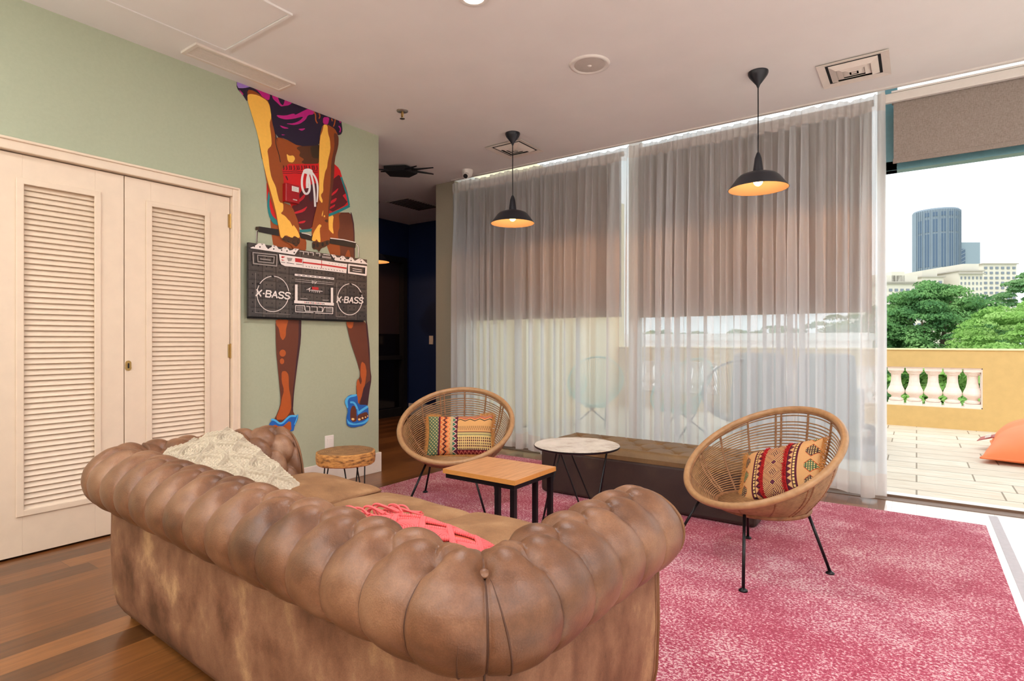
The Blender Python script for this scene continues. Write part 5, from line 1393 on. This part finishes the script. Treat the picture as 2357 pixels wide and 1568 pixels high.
MB().box((x0 + .02, y0 + .036, 0.009), (x0 + .046, y1 - .036, 0.035)).build('foot_rail', M['black'], g, local=False)

# round marble table with a bent wire base
cx, cy = -1.733, 3.158
g = thing('round_table', 'round grey marble topped side table on crossed thin black wire legs', 'table', (cx, cy, 0.009))
MB().lathe([(0.255, 0.475), (0.264, 0.479), (0.267, 0.485), (0.267, 0.489)], 72).build('table_rim', M['black'], g, smooth=False)
MB().lathe([(0.262, 0.4885), (0.2645, 0.4905), (0.262, 0.4925)], 72).build('marble_top', M['marble'], g)
for k in range(3):
    a0 = math.radians(20 + 120 * k)
    A = Vector((0.19 * math.cos(a0), 0.19 * math.sin(a0), 0.478)); Bp = Vector((0.19 * math.cos(a0 + .12), 0.19 * math.sin(a0 + .12), 0.478))
    f0 = Vector((0.215 * math.cos(a0 - 1.0), 0.215 * math.sin(a0 - 1.0), 0.006)); f1 = Vector((0.215 * math.cos(a0 + 1.05), 0.215 * math.sin(a0 + 1.05), 0.006))
    MB().tube([A, f0], 0.005, 8).build('leg', M['black'], g); MB().tube([Bp, f1], 0.005, 8).build('leg', M['black'], g)
MB().tube([(0.215 * math.cos(a * pi / 24), 0.215 * math.sin(a * pi / 24), 0.005) for a in range(48)], 0.005, 8, closed=True).build('base_ring', M['black'], g, smooth=True)

# log side table
cx, cy = -3.18, 2.545
g = thing('log_table', 'low round log slice side table on hairpin legs by the green wall', 'table', (cx, cy, 0))
n = 72; prof = [(0.0, 0.400), (0.10, 0.401), (0.184, 0.400), (0.194, 0.394), (0.196, 0.36), (0.193, 0.322), (0.184, 0.315), (0.0, 0.315)]
m = MB(); P = np.zeros((len(prof), n, 3))
for i, (r, z_) in enumerate(prof):
    for k in range(n):
        a = 2 * pi * k / n; rr = r * (1 + 0.018 * math.sin(3 * a + 1) + 0.010 * math.sin(7 * a) + (0.006 * math.sin(23 * a) if r > .15 else 0))
        P[i, k] = (rr * math.cos(a), rr * math.sin(a), z_)
m.grid(P, cv=True, flip=True)
nt_ = n; m.m = [0 if (k // nt_) < 2 else 1 for k in range(len(m.f))]
m.build('log_slab', [M['logtop'], M['logside']], g, smooth=False)
for k in range(3):
    a = math.radians(95 + 120 * k); c_, s_ = math.cos(a), math.sin(a)
    ft = Vector((0.165 * c_, 0.165 * s_, 0.006)); lw = 0.045
    A = Vector((0.13 * c_ - lw * s_, 0.13 * s_ + lw * c_, 0.315)); B = Vector((0.13 * c_ + lw * s_, 0.13 * s_ - lw * c_, 0.315))
    MB().tube([A, ft + Vector((-.006 * s_, .006 * c_, .01)), ft, ft + Vector((.006 * s_, -.006 * c_, .01)), B], 0.0045, 8).build('hairpin_leg', M['black'], g, smooth=True)
# ================================================================== TERRACE AND CITY
struct(MB().box((-4.30, 5.20, -0.08), (6.0, 9.60, 0.0)).build('terrace_floor', M['terrace']))
struct(MB().box((-4.44, 5.3, -0.08), (-4.30, 9.60, 3.6)).build('wall_terrace_left', M['creamrender']))
struct(MB().box((-4.44, 4.92, 3.28), (6.0, 5.30, 3.9)).build('wall_facade_top', M['creamrender']))
PY0, PY1 = 9.36, 9.58
m = MB(); m.box((-4.3, PY0, 0), (6.0, PY1, 0.276)); m.box((-4.3, PY0, 0.797), (6.0, PY1, 1.025))
for a, b in ((-4.3, -4.2), (-2.6, -1.85), (0.685, 6.0)): m.box((a, PY0, 0.276), (b, PY1, 0.797))
struct(m.build('parapet', M['ochre']))
struct(MB().box((-4.3, PY0 - 0.012, 1.025), (6.0, PY1 + 0.012, 1.045)).build('parapet_cap', M['creamrender']))
m = MB(); m.box((-1.85, PY0 + .01, 0.276), (0.685, PY1 - .01, 0.292)); m.box((-1.85, PY0 + .01, .782), (.685, PY1 - .01, .797)); m.box((0.672, PY0 + .01, .28), (0.685, PY1 - .01, .79))
struct(m.build('trim_7', M['baluster']))
bal = [(0.064, 0.040), (0.080, 0.048), (0.082, 0.070), (0.060, 0.082), (0.052, 0.100), (0.066, 0.118), (0.092, 0.135), (0.100, 0.152), (0.101, 0.172), (0.092, 0.200), (0.072, 0.245), (0.060, 0.300), (0.056, 0.360),
       (0.058, 0.405), (0.074, 0.412), (0.076, 0.425), (0.090, 0.440), (0.092, 0.452)]
me0 = None
for x in [0.59 - 0.205 * i for i in range(12)] + [-2.75 - 0.205 * i for i in range(7)]:
    if me0 is None:
        me0 = MB().lathe(bal, 28).box((-0.088, -0.088, 0), (0.088, 0.088, 0.040)).box((-0.093, -0.093, 0.452), (0.093, 0.093, 0.491)).build('baluster', M['baluster'], smooth=False); o = me0
    else: o = me0.copy(); COL.objects.link(o)
    o.location = (x, (PY0 + PY1) / 2, 0.291)
    vis = x > -0.36; k_ = int(round((0.59 - x) / 0.205)) if x > -2.7 else 12 + int(round((-2.75 - x) / 0.205))
    ORD = 'first second third fourth fifth sixth seventh eighth ninth tenth eleventh twelfth thirteenth fourteenth fifteenth'.split()
    tag(o, ('white cast baluster seen through the open door, %s from the right end of the opening' % ORD[k_]) if vis else
        ('white baluster behind the sheer curtain, %s counted leftwards from the curtain edge' % ORD[k_ - 5]), 'baluster', 'parapet balusters')

# orange bean bag
def bean():
    g = thing('bean_bag', 'big orange nylon bean bag with a red tag on the terrace paving', 'bean bag', (1.27, 7.45, 0))
    n = 90; t = np.linspace(-1, 1, n); u, v = np.meshgrid(t, t, indexing='ij')
    r = ((1 - np.abs(u) ** 3.2) * (1 - np.abs(v) ** 3.2)) ** 0.5
    w, d = 0.70, 0.62
    X = u * w * (1 - 0.06 * (1 - v ** 2)); Y = v * d * (1 - 0.06 * (1 - u ** 2))
    hump = 0.40 * r * (1.0 + 0.30 * (u * .8 + v * .5)) + 0.05
    wr = 0.012 * np.sin(u * 9 + v * 4 + 2 * np.sin(v * 5)) * r + 0.008 * np.sin(v * 17 + u * 11) * r * (1 - r)
    P = np.stack([X, Y, hump + wr], -1); Bt = np.stack([X, Y, 0.055 - 0.05 * r ** .6], -1)
    m = MB(); m.grid(P); m.grid(Bt, flip=True)
    idx = [(i, 0) for i in range(n)] + [(n - 1, j) for j in range(1, n)] + [(i, n - 1) for i in range(n - 2, -1, -1)] + [(0, j) for j in range(n - 2, 0, -1)]
    m.grid(np.stack([[P[i, j] for i, j in idx], [Bt[i, j] for i, j in idx]], 1), cu=True, flip=True)
    m.build('bean_bag_body', M['orange'], g, smooth=True)
    s = MB(); s.tube([P[i, j] + np.array([0, 0, 0.0]) for i, j in idx[::2]], 0.010, 6, closed=True); s.build('seam', M['orange'], g, smooth=True)
    MB().obox((-0.70, 0.30, 0.13), ((-0.6, 0.3, -0.25), (0.2, 0.9, 0.2), (0.3, 0, 0.9)), (0.095, 0.065, 0.003)).build('tag', M['red'], g)
    q = MB()
    for k in range(4): q.obox((-0.70, 0.245 + .03 * k, 0.137 + .006 * k), ((-0.6, 0.3, -0.25), (0.2, 0.9, 0.2), (0.3, 0, 0.9)), (0.03, 0.008, 0.002))
    q.build('tag_print', M['whiteplastic'], g)
    g.rotation_euler = (0, 0, math.radians(-8))
bean()

# string chairs and other furniture behind the sheer curtain
def string_chair(x, y, rz, label, mat, group=None):
    g = thing('string_chair', label, 'chair', (x, y, 0), rz, group)
    def rim(a): return Vector((0.10 + 0.36 * math.sin(a) * -1, 0.36 * math.cos(a), 0.62 + 0.30 * math.sin(a)))
    def low(a): return Vector((0.06 - 0.14 * math.sin(a), 0.15 * math.cos(a), 0.27))
    MB().tube([rim(2 * pi * i / 60) for i in range(60)], 0.012, 8, closed=True).build('rim', mat, g, smooth=True)
    MB().tube([low(2 * pi * i / 40) for i in range(40)], 0.010, 8, closed=True).build('seat_ring', mat, g, smooth=True)
    s = MB()
    for i in range(72): s.tube([low(2 * pi * i / 72), rim(2 * pi * i / 72)], 0.0035, 4, cap=False)
    s.build('cords', mat, g)
    for a in (0.5, 2.6, 4.7): MB().tube([low(a), (0.06 + 0.30 * math.cos(a), 0.30 * math.sin(a), 0.0)], 0.010, 8).build('leg', M['black'], g)
def atx(px, Y):
    a, b = ray(px); return a * Y / b
string_chair(atx(1372, 7.0), 7.0, -1.2, 'aqua string chair on the terrace in front of the cream wall, nearer of the pair', M['aqua'], 'aqua string chairs behind the curtain')
string_chair(atx(1290, 7.9), 7.9, -0.6, 'aqua string chair on the terrace, close to the cream wall, half behind another one', M['aqua'], 'aqua string chairs behind the curtain')
string_chair(atx(1580, 7.0), 7.0, -1.9, 'aqua string chair standing alone in front of the parapet pier', M['aqua'], 'aqua string chairs behind the curtain')
string_chair(atx(1700, 6.7), 6.7, -1.5, 'black wire string chair on the terrace left of the grey high back chairs', M['black'])
def high_back(x, y, rz, label):
    g = thing('high_back_armchair', label, 'armchair', (x, y, 0), rz, 'grey high back outdoor chairs')
    prof = [(-0.33, 0.05), (0.33, 0.05), (0.28, 0.97), (0.23, 1.0), (-0.23, 1.0), (-0.28, 0.97)]
    MB().poly([(a, 0, b) for a, b in prof], (0, 0.12, 0)).build('backrest', M['greyfabric'], g, bevel=0.03)
    MB().box((-0.25, 0.12, 0.12), (0.25, 0.72, 0.40)).build('seat', M['greyfabric'], g, bevel=0.04)
    for s in (-1, 1):
        MB().box((s * 0.29 - .04, 0.10, 0.10), (s * 0.29 + .04, 0.72, 0.58)).build('armrest', M['greyfabric'], g, bevel=0.03)
        MB().box((s * .3 - .02, 0.02, 0), (s * .3 + .02, 0.06, 0.10)).build('leg', M['black'], g); MB().box((s * .3 - .02, 0.66, 0), (s * .3 + .02, 0.70, 0.13)).build('leg', M['black'], g)
high_back(atx(1745, 7.3), 7.3, 0.1, 'grey high back outdoor armchair behind the curtain, left of the two')
high_back(atx(1900, 7.3), 7.3, 0.0, 'grey high back outdoor armchair behind the curtain, nearest the open door')
x, y = atx(1974, 6.6), 6.6
g = thing('parasol_base', 'metal stand with a tray and a dark weight on the terrace beside the curtain edge', 'stand', (x, y, 0))
MB().box((-0.18, -0.18, 0), (0.18, 0.18, 0.10)).build('base_weight', M['greyfabric'], g, bevel=0.01)
MB().tube([(0, 0, 0.1), (0, 0, 0.62)], 0.02, 10).build('pole', M['steel'], g); MB().lathe([(0.02, .20), (.11, .21), (.11, .27), (.02, .28)], 20).build('tray', M['steel'], g)
MB().lathe([(0.13, 0.02), (.14, .26), (.12, .28)], 20, c=(0, .3, 0)).build('bucket', M['blackmat'], g)

# ---- city
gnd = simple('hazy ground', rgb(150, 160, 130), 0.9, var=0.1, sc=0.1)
struct(MB().box((-400, 12, -26), (500, 700, -25)).build('ground', gnd))
def leafmat(name, stops, sc=0.6):
    t = NT(name); n = t.noise(t.coords(), sc, 5, 0.65); col = t.ramp(n, stops)
    d = t.n('ShaderNodeBsdfDiffuse'); tl = t.n('ShaderNodeBsdfTranslucent'); t.l(col, d.inputs[0]); t.l(col, tl.inputs[0])
    m = t.n('ShaderNodeMixShader'); m.inputs[0].default_value = 0.35; t.l(d.outputs[0], m.inputs[1]); t.l(tl.outputs[0], m.inputs[2]); t.l(m.outputs[0], t.out.inputs[0]); return t.mat
M['leafA'] = leafmat('dark green leaves', [(0.3, rgb(78, 122, 80)), (0.5, rgb(110, 154, 94)), (0.7, rgb(150, 190, 120))])
M['leafB'] = leafmat('light green leaves', [(0.3, rgb(112, 158, 84)), (0.5, rgb(150, 190, 104)), (0.7, rgb(190, 218, 144))])
M['leafC'] = leafmat('olive leaves', [(0.3, rgb(90, 132, 92)), (0.5, rgb(122, 162, 108)), (0.7, rgb(160, 190, 134))])
def tree(label, px, d, ztop, rx, rz, mat, nclump, nleaf, leaf, seed, flat=0.35, group=None, zbase=-25):
    r = np.random.default_rng(seed); a, b = ray(px); cx, cy = a * d, b * d; cz_ = ztop - rz
    g = thing('tree', label, 'tree', (cx, cy, zbase), 0, group)
    C = []
    while len(C) < nclump:
        v = r.normal(size=3); v /= np.linalg.norm(v)
        if v[2] < -0.5 and r.random() < .6: continue
        k = r.uniform(0.45, 1.0) ** 0.45; C.append(v * np.array([rx, rx, rz]) * k)
    C = np.array(C); C[:, 2] *= 1.0; R0 = r.uniform(0.13, 0.22, nclump) * rx
    N = nleaf; ci = r.integers(0, nclump, N); v = r.normal(size=(N, 3)); v /= np.linalg.norm(v, axis=1)[:, None]; v[:, 2] = np.abs(v[:, 2]) * 0.8 - 0.15
    p = C[ci] + v * (R0[ci] * r.uniform(.75, 1.05, N))[:, None] * np.array([1.2, 1.2, 0.72])
    # little outward drooping leaf tufts
    n_ = v + r.normal(size=(N, 3)) * 0.45; n_[:, 2] += 0.4; n_ /= np.linalg.norm(n_, axis=1)[:, None]
    t1 = np.cross(n_, r.normal(size=(N, 3))); t1 /= np.linalg.norm(t1, axis=1)[:, None]; t2 = np.cross(n_, t1)
    s1 = leaf * r.uniform(.6, 1.3, N)[:, None]; s2 = s1 * r.uniform(.35, .7, N)[:, None]
    V = np.stack([p - t1 * s1, p + t2 * s2, p + t1 * s1, p - t2 * s2], 1).reshape(-1, 3); V[:, 2] += cz_ - zbase
    me = bpy.data.meshes.new('foliage'); me.vertices.add(4 * N); me.vertices.foreach_set('co', V.ravel())
    me.loops.add(4 * N); me.loops.foreach_set('vertex_index', np.arange(4 * N)); me.polygons.add(N)
    me.polygons.foreach_set('loop_start', np.arange(N) * 4); me.update(calc_edges=True); me.validate(); me.materials.append(mat)
    o = bpy.data.objects.new('foliage', me); COL.objects.link(o); o.parent = g
    m = MB(); m.tube([(0, 0, 0), (rx * .03, 0, (cz_ - zbase) * .6), (0, 0, cz_ - zbase)], [rx * .11, rx * .08, rx * .05], 10)
    for k in range(7):
        q = C[r.integers(0, nclump)]; m.tube([(0, 0, cz_ - zbase - rz * .7), (q[0] * .5, q[1] * .5, cz_ - zbase + q[2] * .3), (q[0] * .9, q[1] * .9, cz_ - zbase + q[2] * .9)], [rx * .05, rx * .03, rx * .012], 6)
    m.build('trunk', M['bark'], g, smooth=True); return g
def ztop(y, d): return CAMZ + (784 - y) * d / FPX
tree('large dark green broad crowned tree directly beyond the parapet, seen through the open door', 2148, 34, ztop(650, 34), 3.5, 4.4, M['leafA'], 420, 90000, 0.085, 3, group=None)
tree('light green tree beyond the parapet at the right edge of the view', 2345, 27, ztop(690, 27), 2.6, 3.2, M['leafB'], 300, 55000, 0.07, 5)
tree('tall sparse tree rising at the far right edge above the light green one', 2372, 33, ztop(600, 33), 1.9, 4.5, M['leafC'], 170, 30000, 0.08, 8)
for k, (px, d, yt, rx, rz) in enumerate(((1985, 37, 700, 3.4, 4.6), (1840, 40, 735, 3.6, 4.6), (2250, 23, 800, 2.6, 3.4), (2080, 24, 812, 2.8, 3.4), (1930, 26, 815, 3.0, 3.6), (1700, 40, 750, 3.6, 5), (1540, 44, 745, 4, 5))):
    lab = ('bushy green tree behind the curtain just left of the open door', 'round green tree behind the curtain above the grey armchairs', 'lower leafy tree seen between the balusters at the right',
           'lower leafy tree seen between the balusters near the curtain edge', 'lower leafy tree behind the parapet hidden by the curtain', 'green tree behind the black wire chair, beyond the parapet', 'green tree beyond the parapet above the lone aqua chair')[k]
    tree(lab, px, d, ztop(yt, d), rx, rz, M['leafB'] if k in (2, 3) else M['leafC'] if k % 2 else M['leafA'], 150, 16000, 0.13, 20 + k, group='trees beyond the parapet')
# white block for the pale band behind the curtain
g = thing('white_band_block', 'long low white block forming the pale band seen through the sheer curtain', 'building', (-7.2, 15.0, -25))
MB().box((-6.4, -0.6, 0), (6.3, 2.0, 26.15)).build('wall', M['baluster'], g); MB().box((-6.5, -0.7, 26.15), (6.35, 2.1, 26.32)).build('roof_edge', M['alu'], g)  # body and top edge of the white band block

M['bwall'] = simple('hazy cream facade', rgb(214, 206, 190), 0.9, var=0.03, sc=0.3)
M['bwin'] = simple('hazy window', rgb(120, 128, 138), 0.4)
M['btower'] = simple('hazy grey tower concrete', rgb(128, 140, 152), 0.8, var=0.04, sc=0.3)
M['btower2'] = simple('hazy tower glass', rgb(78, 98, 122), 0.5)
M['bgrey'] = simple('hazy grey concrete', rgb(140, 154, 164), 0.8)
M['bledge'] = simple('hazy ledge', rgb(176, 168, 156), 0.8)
def block(name, label, px0, px1, ytop, d, depth, cols, rows, y0w, dyw, ww=0.55, rot=0.0, ledges=(), steps=()):
    a, b = ray((px0 + px1) / 2); cx, cy = a * d, b * d
    g = thing(name, label, 'building', (cx, cy, -25), TH + rot)
    hw = (px1 - px0) / 2 * d / FPX; zt = ztop(ytop, d) + 25
    MB().box((-hw, 0, 0), (hw, depth, zt)).build('wall', M['bwall'], g)
    MB().box((-hw - .3, -.3, zt - .25), (hw + .3, depth, zt)).build('roof_edge', M['bledge'], g)
    cw2 = 2 * hw / cols; wp = None
    for r_ in range(rows):
        for c_ in range(cols):
            z_ = ztop(y0w + dyw * r_, d) + 25
            if wp is None:
                wp = MB().box((-cw2 * ww / 2, -0.12, -dyw * d / FPX * .24), (cw2 * ww / 2, 0.02, dyw * d / FPX * .24)).build('window', M['bwin'], g); o = wp
            else: o = wp.copy(); COL.objects.link(o); o.parent = g
            o.location = (-hw + cw2 * (c_ + .5), 0, z_)
    for y_ in ledges:
        z_ = ztop(y_, d) + 25; MB().box((-hw - .3, -.5, z_ - .12), (hw + .3, 0, z_ + .12)).build('ledge', M['bledge'], g)
    for (q0, q1, yt) in steps:
        x0 = (q0 - (px0 + px1) / 2) * d / FPX; x1 = (q1 - (px0 + px1) / 2) * d / FPX
        MB().box((x0, 1.0, zt - 1), (x1, depth - .5, ztop(yt, d) + 25)).build('penthouse', M['bwall'], g)
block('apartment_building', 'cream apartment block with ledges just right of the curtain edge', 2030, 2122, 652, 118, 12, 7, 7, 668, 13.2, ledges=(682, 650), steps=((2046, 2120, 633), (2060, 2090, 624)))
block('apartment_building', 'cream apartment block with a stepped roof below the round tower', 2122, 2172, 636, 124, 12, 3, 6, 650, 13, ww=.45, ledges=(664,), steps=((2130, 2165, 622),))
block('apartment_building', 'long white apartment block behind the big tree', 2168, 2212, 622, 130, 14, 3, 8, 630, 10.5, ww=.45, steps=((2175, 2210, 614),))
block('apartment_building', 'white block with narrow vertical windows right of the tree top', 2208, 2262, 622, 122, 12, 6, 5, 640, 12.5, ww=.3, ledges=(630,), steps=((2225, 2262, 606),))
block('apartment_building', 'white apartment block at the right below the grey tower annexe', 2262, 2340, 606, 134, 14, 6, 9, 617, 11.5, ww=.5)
# round tower
a, b = ray(2154); d = 230; cx, cy = a * d, b * d
g = thing('office_tower', 'tall round blue grey office tower above the apartment blocks', 'building', (cx, cy, -25), TH)
R = 45 * d / FPX; zt = ztop(490, d) + 25
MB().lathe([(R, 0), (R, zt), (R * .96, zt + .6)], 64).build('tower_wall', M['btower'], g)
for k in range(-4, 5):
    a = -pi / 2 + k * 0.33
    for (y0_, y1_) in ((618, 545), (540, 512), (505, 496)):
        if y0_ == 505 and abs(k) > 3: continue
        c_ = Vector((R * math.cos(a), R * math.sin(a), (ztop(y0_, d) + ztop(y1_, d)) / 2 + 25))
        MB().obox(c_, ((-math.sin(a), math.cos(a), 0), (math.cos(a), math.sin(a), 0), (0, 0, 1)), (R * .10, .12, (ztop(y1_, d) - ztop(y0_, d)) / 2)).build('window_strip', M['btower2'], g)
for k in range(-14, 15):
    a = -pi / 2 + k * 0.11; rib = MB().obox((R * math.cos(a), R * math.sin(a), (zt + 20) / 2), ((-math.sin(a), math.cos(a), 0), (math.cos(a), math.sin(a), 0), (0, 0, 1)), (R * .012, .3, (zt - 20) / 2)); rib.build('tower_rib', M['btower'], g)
a, b = ray(2227); d = 225
g = thing('tower_annexe', 'plain grey concrete block with a dark stair tower beside the round tower', 'building', (a * d, b * d, -25), TH)
hw = 29 * d / FPX; zt = ztop(558, d) + 25
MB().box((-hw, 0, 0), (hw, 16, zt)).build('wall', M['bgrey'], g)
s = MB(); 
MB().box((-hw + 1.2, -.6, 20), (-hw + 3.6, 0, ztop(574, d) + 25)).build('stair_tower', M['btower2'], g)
for k in range(5): s.obox((-hw + 2.4, -.7, ztop(612, d) + 25 + k * 1.5), ((1, 0, .5), (0, 1, 0), (-.5, 0, 1)), (1.2, .1, .15))
s.build('stair_flights', M['btower'], g)
